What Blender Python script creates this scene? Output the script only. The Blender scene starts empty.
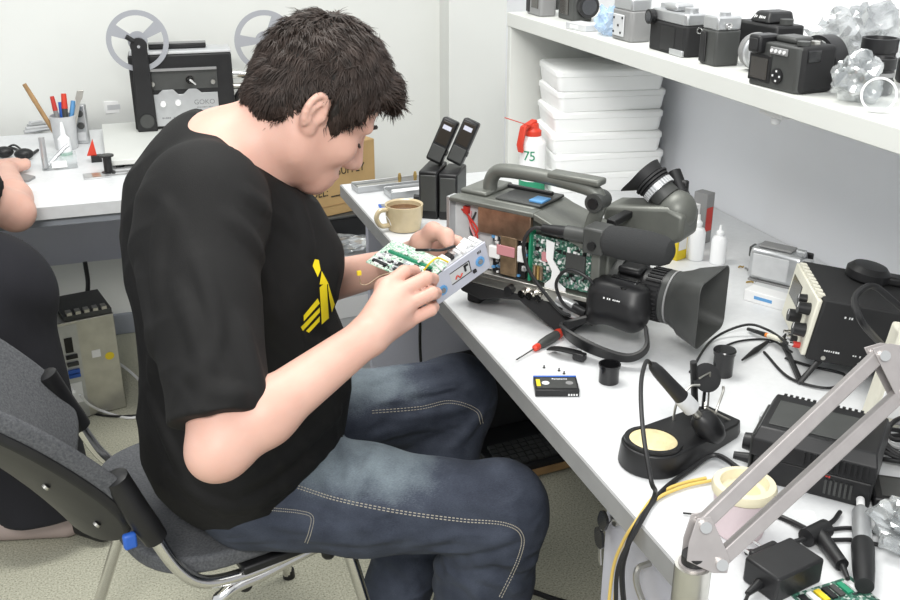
import bpy, bmesh, math, random
import numpy as np
from mathutils import Matrix, Vector, noise as mnoise

# ------------------------------------------------------------------ camera
F = 1004.0; PX, PY = 450.0, 300.0; H = 1.45
VPX, VPY = 75.0, -116.0
PITCH = math.atan2(PY - VPY, F)
YAW = math.atan2(PX - VPX, math.hypot(F, PY - VPY))
scene = bpy.context.scene
COL = scene.collection
cam_data = bpy.data.cameras.new('camera'); cam_data.sensor_width = 36.0; cam_data.lens = F/900*36
cam_data.clip_start = 0.02
cam = bpy.data.objects.new('camera', cam_data); COL.objects.link(cam)
cam.location = (0, 0, H); cam.rotation_euler = (math.pi/2 - PITCH, 0, -YAW)
scene.camera = cam
# ------------------------------------------------------------------ world, lights, exposure
vs = scene.view_settings
vs.view_transform = 'Standard'; vs.look = 'None'; vs.exposure = 0.36; vs.gamma = 1.0; vs.use_curve_mapping = False
world = bpy.data.worlds.new('room_ambient'); scene.world = world; world.use_nodes = True
world.node_tree.nodes['Background'].inputs[0].default_value = (0.93, 0.97, 1.0, 1)
world.node_tree.nodes['Background'].inputs[1].default_value = 0.66
def area(name, loc, size, power, color=(1, 1, 1), target=None):
    d = bpy.data.lights.new(name, 'AREA'); d.shape = 'RECTANGLE'; d.size, d.size_y = size; d.energy = power; d.color = color
    o = bpy.data.objects.new(name, d); COL.objects.link(o); o.location = loc
    if target is not None:
        o.rotation_euler = (Vector(target) - Vector(loc)).to_track_quat('-Z', 'Y').to_euler()
    return o
area('ceiling_and_fill_light', (0.35, 1.75, 2.6), (1.2, 0.5), 25, (1.0, 0.99, 0.94))
area('ceiling_and_fill_light', (-0.5, -0.7, 2.5), (1.0, 0.5), 46, (1.0, 0.985, 0.95), (0.2, 1.6, 0.6))  # frontal fill added behind the camera, not a known ceiling fixture

# ------------------------------------------------------------------ pixel -> place helpers
_f = np.array([math.sin(YAW)*math.cos(PITCH), math.cos(YAW)*math.cos(PITCH), -math.sin(PITCH)])
_r = np.array([math.cos(YAW), -math.sin(YAW), 0.0]); _u = np.cross(_r, _f); _c = np.array([0, 0, H])
def ray(x, y): return _f*F + _r*(x-PX) + _u*(PY-y)
def onz(x, y, z): d = ray(x, y); return Vector(_c + d*(z-H)/d[2])
def onx(x, y, X): d = ray(x, y); return Vector(_c + d*X/d[0])
def ony(x, y, Y): d = ray(x, y); return Vector(_c + d*Y/d[1])
def dep(x, y, D): return Vector(_c + ray(x, y)*D/F)

# ------------------------------------------------------------------ materials
MATS = {}
def mat(name, col=(0.8, 0.8, 0.8), rough=0.5, metal=0.0, var=0.0, scale=40.0, bump=0.0, bscale=200.0, coat=0.0, trans=0.0, alpha=1.0, ior=1.45, sheen=0.0, sss=0.0, col2=None, detail=3.0, spec=0.5):
    if name in MATS: return MATS[name]
    m = bpy.data.materials.new(name); m.use_nodes = True
    nt = m.node_tree; b = nt.nodes['Principled BSDF']
    c = (*col, 1)
    b.inputs['Base Color'].default_value = c
    b.inputs['Roughness'].default_value = rough; b.inputs['Metallic'].default_value = metal
    b.inputs['IOR'].default_value = ior; b.inputs['Specular IOR Level'].default_value = spec
    if coat: b.inputs['Coat Weight'].default_value = coat; b.inputs['Coat Roughness'].default_value = 0.15
    if trans: b.inputs['Transmission Weight'].default_value = trans
    if alpha < 1: b.inputs['Alpha'].default_value = alpha
    if sheen: b.inputs['Sheen Weight'].default_value = sheen
    if sss:
        b.inputs['Subsurface Weight'].default_value = sss; b.inputs['Subsurface Radius'].default_value = (0.012, 0.005, 0.003)
        b.inputs['Subsurface Scale'].default_value = 0.6
    tc = nt.nodes.new('ShaderNodeTexCoord')
    if var or col2:
        n = nt.nodes.new('ShaderNodeTexNoise'); n.inputs['Scale'].default_value = scale; n.inputs['Detail'].default_value = detail
        nt.links.new(tc.outputs['Object'], n.inputs['Vector'])
        r = nt.nodes.new('ShaderNodeValToRGB')
        r.color_ramp.elements[0].position = 0.3; r.color_ramp.elements[1].position = 0.7
        if col2 is None:
            lo = tuple(max(0, k*(1-var)) for k in col); hi = tuple(min(1, k*(1+var)) for k in col)
        else: lo, hi = col, col2
        r.color_ramp.elements[0].color = (*lo, 1); r.color_ramp.elements[1].color = (*hi, 1)
        nt.links.new(n.outputs['Fac'], r.inputs['Fac']); nt.links.new(r.outputs['Color'], b.inputs['Base Color'])
    if bump:
        n2 = nt.nodes.new('ShaderNodeTexNoise'); n2.inputs['Scale'].default_value = bscale; n2.inputs['Detail'].default_value = 4
        nt.links.new(tc.outputs['Object'], n2.inputs['Vector'])
        bp = nt.nodes.new('ShaderNodeBump'); bp.inputs['Strength'].default_value = bump; bp.inputs['Distance'].default_value = 0.002
        nt.links.new(n2.outputs['Fac'], bp.inputs['Height']); nt.links.new(bp.outputs['Normal'], b.inputs['Normal'])
    MATS[name] = m
    return m
M = lambda n: MATS[n]
mat('wall', (0.74, 0.75, 0.72), 0.85, var=0.03, scale=3, bump=0.12, bscale=300)
mat('wall_r', (0.84, 0.85, 0.88), 0.85, var=0.03, scale=3, bump=0.12, bscale=300)
mat('panel', (0.66, 0.67, 0.64), 0.5, var=0.02, scale=6)
mat('panel_blue', (0.54, 0.55, 0.64), 0.55, var=0.04, scale=5)
mat('desk', (0.68, 0.69, 0.70), 0.38, var=0.03, scale=90, bump=0.03, bscale=500)
mat('desk_edge', (0.30, 0.30, 0.30), 0.5, var=0.06, scale=20)
mat('drawer', (0.54, 0.54, 0.60), 0.5, var=0.03, scale=10)
mat('beam', (0.20, 0.14, 0.09), 0.6)
mat('base_grey', (0.30, 0.32, 0.36), 0.6)
mat('black', (0.012, 0.012, 0.013), 0.42, var=0.2, scale=30)
mat('black_matt', (0.016, 0.016, 0.017), 0.75, bump=0.15, bscale=900)
mat('black_gloss', (0.01, 0.01, 0.011), 0.2, coat=0.3)
mat('rubber', (0.02, 0.02, 0.021), 0.6)
mat('cable', (0.012, 0.012, 0.013), 0.45)
mat('foam', (0.032, 0.033, 0.034), 0.95, bump=0.6, bscale=900)
mat('dark_grey', (0.055, 0.057, 0.055), 0.45, var=0.1, scale=30)
mat('gun_grey', (0.15, 0.155, 0.14), 0.42, metal=0.3, var=0.1, scale=25)
mat('mid_grey', (0.25, 0.25, 0.25), 0.5)
mat('light_grey', (0.55, 0.56, 0.57), 0.45, var=0.05)
mat('reel_grey', (0.34, 0.35, 0.38), 0.5)
mat('silver', (0.52, 0.53, 0.54), 0.34, metal=0.7, var=0.05)
mat('alu', (0.36, 0.335, 0.33), 0.42, metal=0.5, var=0.06, scale=60)
mat('chrome', (0.78, 0.77, 0.75), 0.12, metal=1.0)
mat('steel', (0.55, 0.54, 0.50), 0.32, metal=0.9, var=0.1, scale=25)
mat('plate', (0.52, 0.53, 0.61), 0.4, metal=0.2, var=0.03)
mat('brass', (0.60, 0.42, 0.16), 0.35, metal=0.9)
mat('copper', (0.50, 0.36, 0.26), 0.28, metal=0.9, var=0.25, scale=50)
mat('flex', (0.20, 0.14, 0.085), 0.4, metal=0.3, var=0.3, scale=60)
mat('pink', (0.55, 0.24, 0.26), 0.6)
mat('white', (0.82, 0.82, 0.82), 0.45)
mat('white_paper', (0.86, 0.86, 0.85), 0.8)
mat('cream', (0.70, 0.68, 0.58), 0.5, var=0.05)
mat('poly', (0.93, 0.94, 0.93), 0.4)
mat('bottle', (0.88, 0.89, 0.90), 0.35)
mat('red', (0.62, 0.05, 0.025), 0.45)
mat('red_dark', (0.5, 0.04, 0.03), 0.45)
mat('green', (0.02, 0.25, 0.13), 0.5)
mat('yellow', (0.80, 0.60, 0.03), 0.6)
mat('yellow_print', (0.87, 0.68, 0.01), 0.8)
mat('yellow_cable', (0.72, 0.52, 0.14), 0.5)
mat('orange', (0.75, 0.22, 0.03), 0.45)
mat('blue', (0.03, 0.12, 0.5), 0.45)
mat('blue_light', (0.12, 0.33, 0.62), 0.5)
mat('print_black', (0.02, 0.018, 0.015), 0.9)
mat('print_white', (0.75, 0.75, 0.75), 0.8)
mat('print_grey', (0.22, 0.22, 0.23), 0.8)
mat('cardboard', (0.42, 0.28, 0.125), 0.85, var=0.10, scale=12, bump=0.1, bscale=200)
mat('wood', (0.36, 0.22, 0.10), 0.6, var=0.2, scale=25)
mat('mug', (0.66, 0.54, 0.34), 0.25, coat=0.3, var=0.05, scale=60)
mat('coffee', (0.12, 0.05, 0.02), 0.15)
mat('sponge', (0.72, 0.62, 0.36), 0.9, var=0.12, scale=70, bump=0.5, bscale=400)
mat('tub_pink', (0.70, 0.58, 0.60), 0.5, var=0.04, scale=15)
mat('tub_rim', (0.70, 0.64, 0.46), 0.5, var=0.10, scale=30)
mat('glass', (0.92, 0.96, 0.97), 0.08, trans=0.85, alpha=0.35)
mat('bag', (0.30, 0.32, 0.33), 0.14, metal=0.55, alpha=0.62, spec=0.9, col2=(0.80, 0.82, 0.82), scale=28, detail=1.0)
mat('bag_blue', (0.30, 0.50, 0.78), 0.15, alpha=0.6, spec=0.8, col2=(0.6, 0.72, 0.85), scale=30)
mat('lens_glass', (0.01, 0.012, 0.02), 0.05, coat=1.0)
mat('screen', (0.035, 0.03, 0.025), 0.12, coat=0.6)
mat('skin', (0.59, 0.335, 0.265), 0.50, sss=0.12, col2=(0.67, 0.415, 0.335), scale=14, bump=0.10, bscale=500)
mat('lip', (0.55, 0.27, 0.22), 0.45)
mat('hair', (0.020, 0.013, 0.010), 0.5, col2=(0.045, 0.030, 0.024), scale=50, spec=0.35)
mat('hair_root', (0.012, 0.009, 0.007), 0.6)
mat('shirt', (0.0065, 0.0062, 0.0062), 0.78, bump=0.25, bscale=700, var=0.25, scale=8, spec=0.36)
mat('trousers', (0.010, 0.010, 0.014), 0.9, bump=0.2, bscale=500)
mat('sock', (0.42, 0.34, 0.32), 0.8)
mat('shoe', (0.008, 0.008, 0.010), 0.5)
mat('thread', (0.40, 0.37, 0.31), 0.8)

def ramp_mat(name, tex, scale, stops, rough=0.5, metal=0.0, bump=0.0, coords='Object', interp='LINEAR'):
    m = bpy.data.materials.new(name); m.use_nodes = True; nt = m.node_tree; b = nt.nodes['Principled BSDF']
    b.inputs['Roughness'].default_value = rough; b.inputs['Metallic'].default_value = metal
    tc = nt.nodes.new('ShaderNodeTexCoord')
    if tex == 'voronoi':
        t = nt.nodes.new('ShaderNodeTexVoronoi'); t.inputs['Scale'].default_value = scale; t.distance = 'CHEBYCHEV'; out = t.outputs['Color']
    else:
        t = nt.nodes.new('ShaderNodeTexNoise'); t.inputs['Scale'].default_value = scale; t.inputs['Detail'].default_value = 6; t.inputs['Roughness'].default_value = 0.62; out = t.outputs['Fac']
    nt.links.new(tc.outputs[coords], t.inputs['Vector'])
    r = nt.nodes.new('ShaderNodeValToRGB'); r.color_ramp.interpolation = interp
    el = r.color_ramp.elements
    while len(el) < len(stops): el.new(0.5)
    for e, (p, c) in zip(el, stops): e.position = p; e.color = (*c, 1)
    nt.links.new(out, r.inputs['Fac']); nt.links.new(r.outputs['Color'], b.inputs['Base Color'])
    if bump:
        bp = nt.nodes.new('ShaderNodeBump'); bp.inputs['Strength'].default_value = bump; bp.inputs['Distance'].default_value = 0.003
        nt.links.new(r.outputs['Color'], bp.inputs['Height']); nt.links.new(bp.outputs['Normal'], b.inputs['Normal'])
    MATS[name] = m
    return m
ramp_mat('carpet', 'noise', 230, [(0.32, (0.19, 0.185, 0.14)), (0.45, (0.40, 0.395, 0.31)), (0.56, (0.50, 0.49, 0.39)), (0.7, (0.62, 0.61, 0.50))], 0.95)
ramp_mat('pcb', 'voronoi', 330, [(0.0, (0.03, 0.10, 0.07)), (0.45, (0.07, 0.19, 0.14)), (0.62, (0.40, 0.46, 0.42)), (0.8, (0.02, 0.03, 0.03)), (0.9, (0.7, 0.72, 0.66))], 0.4, interp='CONSTANT')
ramp_mat('pcb_pale', 'voronoi', 420, [(0.0, (0.30, 0.55, 0.40)), (0.35, (0.62, 0.76, 0.64)), (0.6, (0.80, 0.85, 0.76)), (0.80, (0.10, 0.16, 0.12)), (0.88, (0.75, 0.80, 0.70))], 0.4, interp='CONSTANT')
ramp_mat('seat_fabric', 'noise', 260, [(0.35, (0.060, 0.063, 0.070)), (0.65, (0.115, 0.118, 0.125))], 0.95, bump=0.5)
def denim():
    m = bpy.data.materials.new('denim'); m.use_nodes = True; nt = m.node_tree; b = nt.nodes['Principled BSDF']; L = nt.links.new
    b.inputs['Roughness'].default_value = 0.85
    tc = nt.nodes.new('ShaderNodeTexCoord')
    at = nt.nodes.new('ShaderNodeAttribute'); at.attribute_name = 'fade'
    n1 = nt.nodes.new('ShaderNodeTexNoise'); n1.inputs['Scale'].default_value = 22; n1.inputs['Detail'].default_value = 5; L(tc.outputs['Object'], n1.inputs['Vector'])
    mp = nt.nodes.new('ShaderNodeMapping'); mp.inputs['Scale'].default_value = (260, 900, 900); L(tc.outputs['Object'], mp.inputs['Vector'])
    n2 = nt.nodes.new('ShaderNodeTexNoise'); n2.inputs['Scale'].default_value = 1.0; n2.inputs['Detail'].default_value = 2; L(mp.outputs[0], n2.inputs['Vector'])
    a1 = nt.nodes.new('ShaderNodeMath'); a1.operation = 'MULTIPLY_ADD'; a1.inputs[1].default_value = 0.5; L(n1.outputs['Fac'], a1.inputs[0]); L(at.outputs['Fac'], a1.inputs[2])
    a2 = nt.nodes.new('ShaderNodeMath'); a2.operation = 'MULTIPLY_ADD'; a2.inputs[1].default_value = 0.35; L(n2.outputs['Fac'], a2.inputs[0]); L(a1.outputs[0], a2.inputs[2])
    r = nt.nodes.new('ShaderNodeValToRGB'); el = r.color_ramp.elements
    el[0].position = 0.25; el[0].color = (0.014, 0.019, 0.034, 1); el[1].position = 1.0; el[1].color = (0.22, 0.27, 0.30, 1)
    e = el.new(0.55); e.color = (0.046, 0.056, 0.082, 1)
    L(a2.outputs[0], r.inputs['Fac']); L(r.outputs['Color'], b.inputs['Base Color'])
    bp = nt.nodes.new('ShaderNodeBump'); bp.inputs['Strength'].default_value = 0.25; bp.inputs['Distance'].default_value = 0.002
    L(n2.outputs['Fac'], bp.inputs['Height']); L(bp.outputs['Normal'], b.inputs['Normal'])
    MATS['denim'] = m
denim()

def crumple_bump(name, scale, dist, strength=0.6, stretch=(1, 1, 1), rot=(0, 0, 0)):
    nt = MATS[name].node_tree; L = nt.links.new; b = nt.nodes['Principled BSDF']
    tc = nt.nodes.new('ShaderNodeTexCoord'); mp = nt.nodes.new('ShaderNodeMapping'); mp.inputs['Scale'].default_value = stretch; mp.inputs['Rotation'].default_value = rot; L(tc.outputs['Object'], mp.inputs['Vector'])
    n = nt.nodes.new('ShaderNodeTexNoise'); n.noise_type = 'RIDGED_MULTIFRACTAL'; n.inputs['Scale'].default_value = scale; n.inputs['Detail'].default_value = 2.0; n.inputs['Distortion'].default_value = 0.6
    L(mp.outputs[0], n.inputs['Vector'])
    bp = nt.nodes.new('ShaderNodeBump'); bp.inputs['Strength'].default_value = strength; bp.inputs['Distance'].default_value = dist; L(n.outputs['Fac'], bp.inputs['Height'])
    old = b.inputs['Normal'].links[0].from_socket if b.inputs['Normal'].links else None
    if old is not None: L(old, bp.inputs['Normal'])
    L(bp.outputs['Normal'], b.inputs['Normal'])
crumple_bump('denim', 13.0, 0.016, 0.55, (1.0, 1.0, 2.2), (0, 0.35, 0))
crumple_bump('shirt', 9.0, 0.020, 0.6, (1.6, 1.0, 0.8), (0, 0.5, 0))
crumple_bump('trousers', 5.0, 0.014, 0.6, (1.8, 1.0, 0.5), (0, 0.4, 0))
# ------------------------------------------------------------------ mesh builder
def catmull(pts, n=8):
    P = [Vector(p) for p in pts]; P = [P[0]*2-P[1]] + P + [P[-1]*2-P[-2]]; out = []
    for i in range(1, len(P)-2):
        for k in range(n):
            t = k/n; a, b, c, d = P[i-1:i+3]
            out.append(0.5*((2*b) + (c-a)*t + (2*a-5*b+4*c-d)*t*t + (3*b-a-3*c+d)*t**3))
    out.append(P[-2]); return out
def frame(axis, hint=(0, 0, 1)):
    z = Vector(axis).normalized(); h = Vector(hint)
    if abs(z.dot(h.normalized())) > 0.98: h = Vector((1, 0, 0))
    x = h.cross(z).normalized(); y = z.cross(x)
    return Matrix((x, y, z)).transposed()
def basis(origin, x, y, z):
    m = Matrix((Vector(x), Vector(y), Vector(z))).transposed().to_4x4(); m.translation = Vector(origin); return m
def T(x, y, z): return Matrix.Translation((x, y, z))
def R(a, ax='Z'): return Matrix.Rotation(math.radians(a), 4, ax)
class MB:
    def __init__(s, m=None): s.v = []; s.f = []; s.m = m or Matrix.Identity(4)
    def add(s, v, f):
        o = len(s.v); s.v += [tuple(s.m @ Vector(p)) for p in v]; s.f += [tuple(o+i for i in q) for q in f]; return s
    def box(s, c, d, rot=None):
        hx, hy, hz = d[0]/2, d[1]/2, d[2]/2
        v = [Vector((x, y, z)) for x in (-hx, hx) for y in (-hy, hy) for z in (-hz, hz)]
        if rot is not None: v = [rot.to_3x3() @ p for p in v]
        v = [p + Vector(c) for p in v]
        return s.add(v, [(0, 1, 3, 2), (4, 6, 7, 5), (0, 4, 5, 1), (2, 3, 7, 6), (0, 2, 6, 4), (1, 5, 7, 3)])
    def b2(s, a, b): return s.box([(a[i]+b[i])/2 for i in range(3)], [abs(b[i]-a[i]) for i in range(3)])
    def lathe(s, prof, p0=(0, 0, 0), axis=(0, 0, 1), n=24, sx=1.0, sy=1.0):
        fr = frame(axis); p0 = Vector(p0); v = []; f = []
        for r, z in prof:
            for k in range(n):
                a = 2*math.pi*k/n; v.append(p0 + fr @ Vector((r*math.cos(a)*sx, r*math.sin(a)*sy, z)))
        for i in range(len(prof)-1):
            for k in range(n): f.append((i*n+k, i*n+(k+1) % n, (i+1)*n+(k+1) % n, (i+1)*n+k))
        if prof[0][0] > 1e-6: f.append(tuple(reversed(range(n))))
        if prof[-1][0] > 1e-6: f.append(tuple((len(prof)-1)*n+k for k in range(n)))
        return s.add(v, f)
    def cyl(s, a, b, r0, r1=None, n=16):
        a, b = Vector(a), Vector(b); r1 = r0 if r1 is None else r1
        return s.lathe([(r0, 0), (r1, (b-a).length)], a, b-a, n)
    def ring(s, a, b, ro, ri, n=28):
        a, b = Vector(a), Vector(b); h = (b-a).length
        fr = [(ri, 0), (ro, 0), (ro, h), (ri, h), (ri, 0)]
        fm = frame(b-a); v = []; f = []
        for r, z in fr[:4]:
            for k in range(n):
                t = 2*math.pi*k/n; v.append(a + fm @ Vector((r*math.cos(t), r*math.sin(t), z)))
        for i in range(4):
            j = (i+1) % 4
            for k in range(n): f.append((i*n+k, i*n+(k+1) % n, j*n+(k+1) % n, j*n+k))
        return s.add(v, f)
    def tube(s, pts, r, n=8, closed=False, sq=None):
        P = [Vector(p) for p in pts]; m = len(P)
        rr = r if isinstance(r, (list, tuple)) else [r]*m
        v = []; f = []; up = None
        for i in range(m):
            if closed: t = P[(i+1) % m]-P[i-1]
            else: t = P[min(i+1, m-1)]-P[max(i-1, 0)]
            t = t.normalized() if t.length > 1e-9 else Vector((0, 0, 1))
            if up is None: up = frame(t).col[0].copy()
            x = (up - t*up.dot(t))
            x = x.normalized() if x.length > 1e-6 else frame(t).col[0].copy()
            y = t.cross(x); up = x
            for k in range(n):
                a = 2*math.pi*k/n + (math.pi/n if sq else 0)
                v.append(P[i] + x*(rr[i]*math.cos(a)*(sq[0] if sq else 1)) + y*(rr[i]*math.sin(a)*(sq[1] if sq else 1)))
        for i in range(m if closed else m-1):
            j = (i+1) % m
            for k in range(n): f.append((i*n+k, i*n+(k+1) % n, j*n+(k+1) % n, j*n+k))
        if not closed: f.append(tuple(reversed(range(n)))); f.append(tuple((m-1)*n+k for k in range(n)))
        return s.add(v, f)
    def prism(s, poly, z0, z1, mt=None):
        n = len(poly); v = [Vector((x, y, z0)) for x, y in poly]+[Vector((x, y, z1)) for x, y in poly]
        if mt is not None: v = [mt @ p for p in v]
        f = [tuple(reversed(range(n))), tuple(range(n, 2*n))]+[(i, (i+1) % n, n+(i+1) % n, n+i) for i in range(n)]
        return s.add(v, f)
    def sph(s, c, r, n=16, m=10, rot=None):
        r = (r, r, r) if not isinstance(r, (tuple, list)) else r; v = []; f = []
        for i in range(m+1):
            t = math.pi*i/m
            for k in range(n):
                a = 2*math.pi*k/n; p = Vector((r[0]*math.sin(t)*math.cos(a), r[1]*math.sin(t)*math.sin(a), r[2]*math.cos(t)))
                if rot is not None: p = rot.to_3x3() @ p
                v.append(p+Vector(c))
        for i in range(m):
            for k in range(n): f.append((i*n+k, (i+1)*n+k, (i+1)*n+(k+1) % n, i*n+(k+1) % n))
        return s.add(v, f)
    def loft(s, rings, cap=True, closed=True):
        n = len(rings[0]); v = [p for q in rings for p in q]; f = []
        for i in range(len(rings)-1):
            for k in range(n if closed else n-1): f.append((i*n+k, i*n+(k+1) % n, (i+1)*n+(k+1) % n, (i+1)*n+k))
        if cap and closed: f.append(tuple(reversed(range(n)))); f.append(tuple((len(rings)-1)*n+k for k in range(n)))
        return s.add(v, f)
    def build(s, name, m, parent=None, bevel=0.0, ang=35, kind=None, seg=2):
        me = bpy.data.meshes.new(name); me.from_pydata(s.v, [], s.f)
        bm = bmesh.new(); bm.from_mesh(me); bmesh.ops.remove_doubles(bm, verts=bm.verts, dist=1e-6); bmesh.ops.recalc_face_normals(bm, faces=bm.faces); bm.to_mesh(me); bm.free()
        return obj(name, me, m, parent, bevel, ang, kind, seg)
def obj(name, me, m, parent=None, bevel=0.0, ang=35, kind=None, seg=2):
    me.shade_smooth()
    try: me.set_sharp_from_angle(angle=math.radians(ang))
    except Exception: pass
    if m is not None: me.materials.append(MATS[m] if isinstance(m, str) else m)
    o = bpy.data.objects.new(name, me); COL.objects.link(o)
    if parent is not None: o.parent = parent
    if bevel:
        b = o.modifiers.new('bevel', 'BEVEL'); b.width = bevel; b.segments = seg; b.limit_method = 'ANGLE'; b.angle_limit = math.radians(40)
    if kind: o['kind'] = kind
    return o
def tag(o, label, cat, group=None):
    o['label'] = label; o['category'] = cat
    if group: o['group'] = group
    return o
def thing(name, label, cat, loc=(0, 0, 0), rz=0.0, group=None, mt=None):
    o = bpy.data.objects.new(name, None); COL.objects.link(o); o.empty_display_size = 0.05
    if mt is not None: o.matrix_world = mt
    else: o.location = loc; o.rotation_euler = (0, 0, math.radians(rz))
    return tag(o, label, cat, group)
def struct(o): o['kind'] = 'structure'; return o
def text(name, s, size, m, parent, mt, ext=0.0004, align='CENTER', sx=1.0):
    cu = bpy.data.curves.new(name, 'FONT'); cu.body = s; cu.size = size; cu.extrude = ext; cu.align_x = align; cu.align_y = 'CENTER'; cu.resolution_u = 3
    t = bpy.data.objects.new(name, cu); COL.objects.link(t)
    me = bpy.data.meshes.new_from_object(t); bpy.data.objects.remove(t); bpy.data.curves.remove(cu)
    me.transform(mt @ Matrix.Diagonal((sx, 1, 1, 1)))
    return obj(name, me, m, parent)
def scrawl(n, w, h, m, parent, mt, seed=1):     # print too small to read in the photograph: a row of little strokes
    rr = random.Random(seed); mb = MB(mt); x = -w/2; st = w/n
    for i in range(n):
        if rr.random() < 0.85:
            hh = h*rr.uniform(0.6, 1.0); mb.b2((x, -hh/2, 0), (x+st*rr.uniform(0.5, 0.8), hh/2, 0.0004))
        x += st
    return mb.build('print', m, parent, kind='stuff')
def rrect(w, h, r, n=5):
    out = []
    for cx, cy, a0 in ((w/2-r, h/2-r, 0), (-w/2+r, h/2-r, 90), (-w/2+r, -h/2+r, 180), (w/2-r, -h/2+r, 270)):
        for k in range(n+1):
            a = math.radians(a0+90*k/n); out.append((cx+r*math.cos(a), cy+r*math.sin(a)))
    return out
def dup(o, parent=None):
    c = o.copy(); COL.objects.link(c); c.parent = parent
    for ch in list(o.children): dup(ch, c)
    return c

# ------------------------------------------------------------------ distance-field modelling for bodies
class SDF:
    def __init__(s, lo, hi, h):
        s.lo = np.array(lo, np.float32); s.h = h; s.n = np.ceil((np.array(hi)-np.array(lo))/h).astype(int)+1
        s.d = np.full(tuple(s.n), 0.5, np.float32)
    def sub(s, lo, hi):
        a = np.clip(np.floor((np.array(lo)-s.lo)/s.h).astype(int), 0, s.n-1); b = np.clip(np.ceil((np.array(hi)-s.lo)/s.h).astype(int)+1, 1, s.n)
        sl = tuple(slice(x, y) for x, y in zip(a, b))
        g = [np.arange(x, y, dtype=np.float32)*s.h+l for x, y, l in zip(a, b, s.lo)]
        if min(len(q) for q in g) == 0: return None, None
        return sl, np.meshgrid(*g, indexing='ij')
    def _put(s, sl, e, k, op):
        d = s.d[sl]
        if op == 'u':
            if k > 0: t = np.clip(0.5+0.5*(d-e)/k, 0, 1); r = d+(e-d)*t-k*t*(1-t)
            else: r = np.minimum(d, e)
        else:
            e = -e
            if k > 0: t = np.clip(0.5-0.5*(d-e)/k, 0, 1); r = d+(e-d)*t+k*t*(1-t)
            else: r = np.maximum(d, e)
        s.d[sl] = r
    def cone(s, a, b, r0, r1, k=0.01, op='u'):
        a = np.array(a, np.float32); b = np.array(b, np.float32); m = max(r0, r1)+k+4*s.h
        sl, g = s.sub(np.minimum(a, b)-m, np.maximum(a, b)+m)
        if sl is None: return
        ba = b-a; L2 = float(ba@ba)+1e-12
        p = [g[i]-a[i] for i in range(3)]
        t = np.clip((p[0]*ba[0]+p[1]*ba[1]+p[2]*ba[2])/L2, 0, 1)
        q = [p[i]-ba[i]*t for i in range(3)]
        e = np.sqrt(q[0]**2+q[1]**2+q[2]**2)-(r0+(r1-r0)*t)
        s._put(sl, e, k, op)
    def chain(s, pts, rad, k=0.01, op='u'):
        for i in range(len(pts)-1): s.cone(pts[i], pts[i+1], rad[i], rad[i+1], k, op)
    def ell(s, c, r, k=0.01, rot=None, op='u'):
        c = np.array(c, np.float32); r = np.array(r, np.float32); m = float(r.max())+k+4*s.h
        sl, g = s.sub(c-m, c+m)
        if sl is None: return
        p = [g[i]-c[i] for i in range(3)]
        if rot is not None:
            A = np.array(rot.to_3x3() if hasattr(rot, 'to_3x3') else rot, np.float32)
            p = [A[0, i]*p[0]+A[1, i]*p[1]+A[2, i]*p[2] for i in range(3)]
        k0 = np.sqrt(sum((p[i]/r[i])**2 for i in range(3))); k1 = np.sqrt(sum((p[i]/r[i]**2)**2 for i in range(3)))+1e-9
        s._put(sl, k0*(k0-1)/k1, k, op)
    def grid(s):
        return np.meshgrid(*[np.arange(m, dtype=np.float32)*s.h+l for m, l in zip(s.n, s.lo)], indexing='ij')
    def cut(s, p, n, k=0.0):           # keep the side the normal points away from
        g = s.grid(); n = np.array(n, np.float32); n = n/np.linalg.norm(n)
        e = (g[0]-p[0])*n[0]+(g[1]-p[1])*n[1]+(g[2]-p[2])*n[2]
        s.d = np.maximum(s.d, e)
    def verts(s):
        d = s.d; ins = d < 0
        nx, ny, nz = d.shape
        cs = np.zeros((nx-1, ny-1, nz-1), np.int8)
        for i in (0, 1):
            for j in (0, 1):
                for k in (0, 1): cs += ins[i:nx-1+i, j:ny-1+j, k:nz-1+k]
        cell = (cs > 0) & (cs < 8); idx = np.argwhere(cell)
        num = np.full(cell.shape, -1, np.int64); num[cell] = np.arange(len(idx))
        acc = np.zeros((len(idx), 3)); cnt = np.zeros(len(idx))
        cor = [(i, j, k) for i in (0, 1) for j in (0, 1) for k in (0, 1)]
        val = {c: d[idx[:, 0]+c[0], idx[:, 1]+c[1], idx[:, 2]+c[2]] for c in cor}
        for c in cor:
            for ax in range(3):
                if c[ax] == 0:
                    c2 = list(c); c2[ax] = 1; c2 = tuple(c2); a, b = val[c], val[c2]
                    m = (a < 0) != (b < 0); t = np.where(m, a/np.where(m, a-b, 1), 0)
                    p = np.array(c, float)[None, :].repeat(len(idx), 0); p[:, ax] += t
                    acc[m] += p[m]; cnt[m] += 1
        v = (idx+acc/cnt[:, None])*s.h+s.lo
        quads = []
        for ax in range(3):
            o1, o2 = [(1, 2), (2, 0), (0, 1)][ax]
            sl0 = [slice(None)]*3; sl1 = [slice(None)]*3
            sl0[ax] = slice(0, -1); sl1[ax] = slice(1, None)
            a = ins[tuple(sl0)]; b = ins[tuple(sl1)]
            e = np.argwhere(a != b)
            e = e[(e[:, o1] > 0) & (e[:, o2] > 0) & (e[:, o1] < d.shape[o1]-1) & (e[:, o2] < d.shape[o2]-1)]
            fl = a[e[:, 0], e[:, 1], e[:, 2]]
            def cid(d1, d2):
                q = e.copy(); q[:, o1] += d1; q[:, o2] += d2; return num[q[:, 0], q[:, 1], q[:, 2]]
            q = np.stack([cid(-1, -1), cid(0, -1), cid(0, 0), cid(-1, 0)], 1)
            q[~fl] = q[~fl][:, ::-1]
            quads.append(q)
        return v, np.concatenate(quads)
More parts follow.
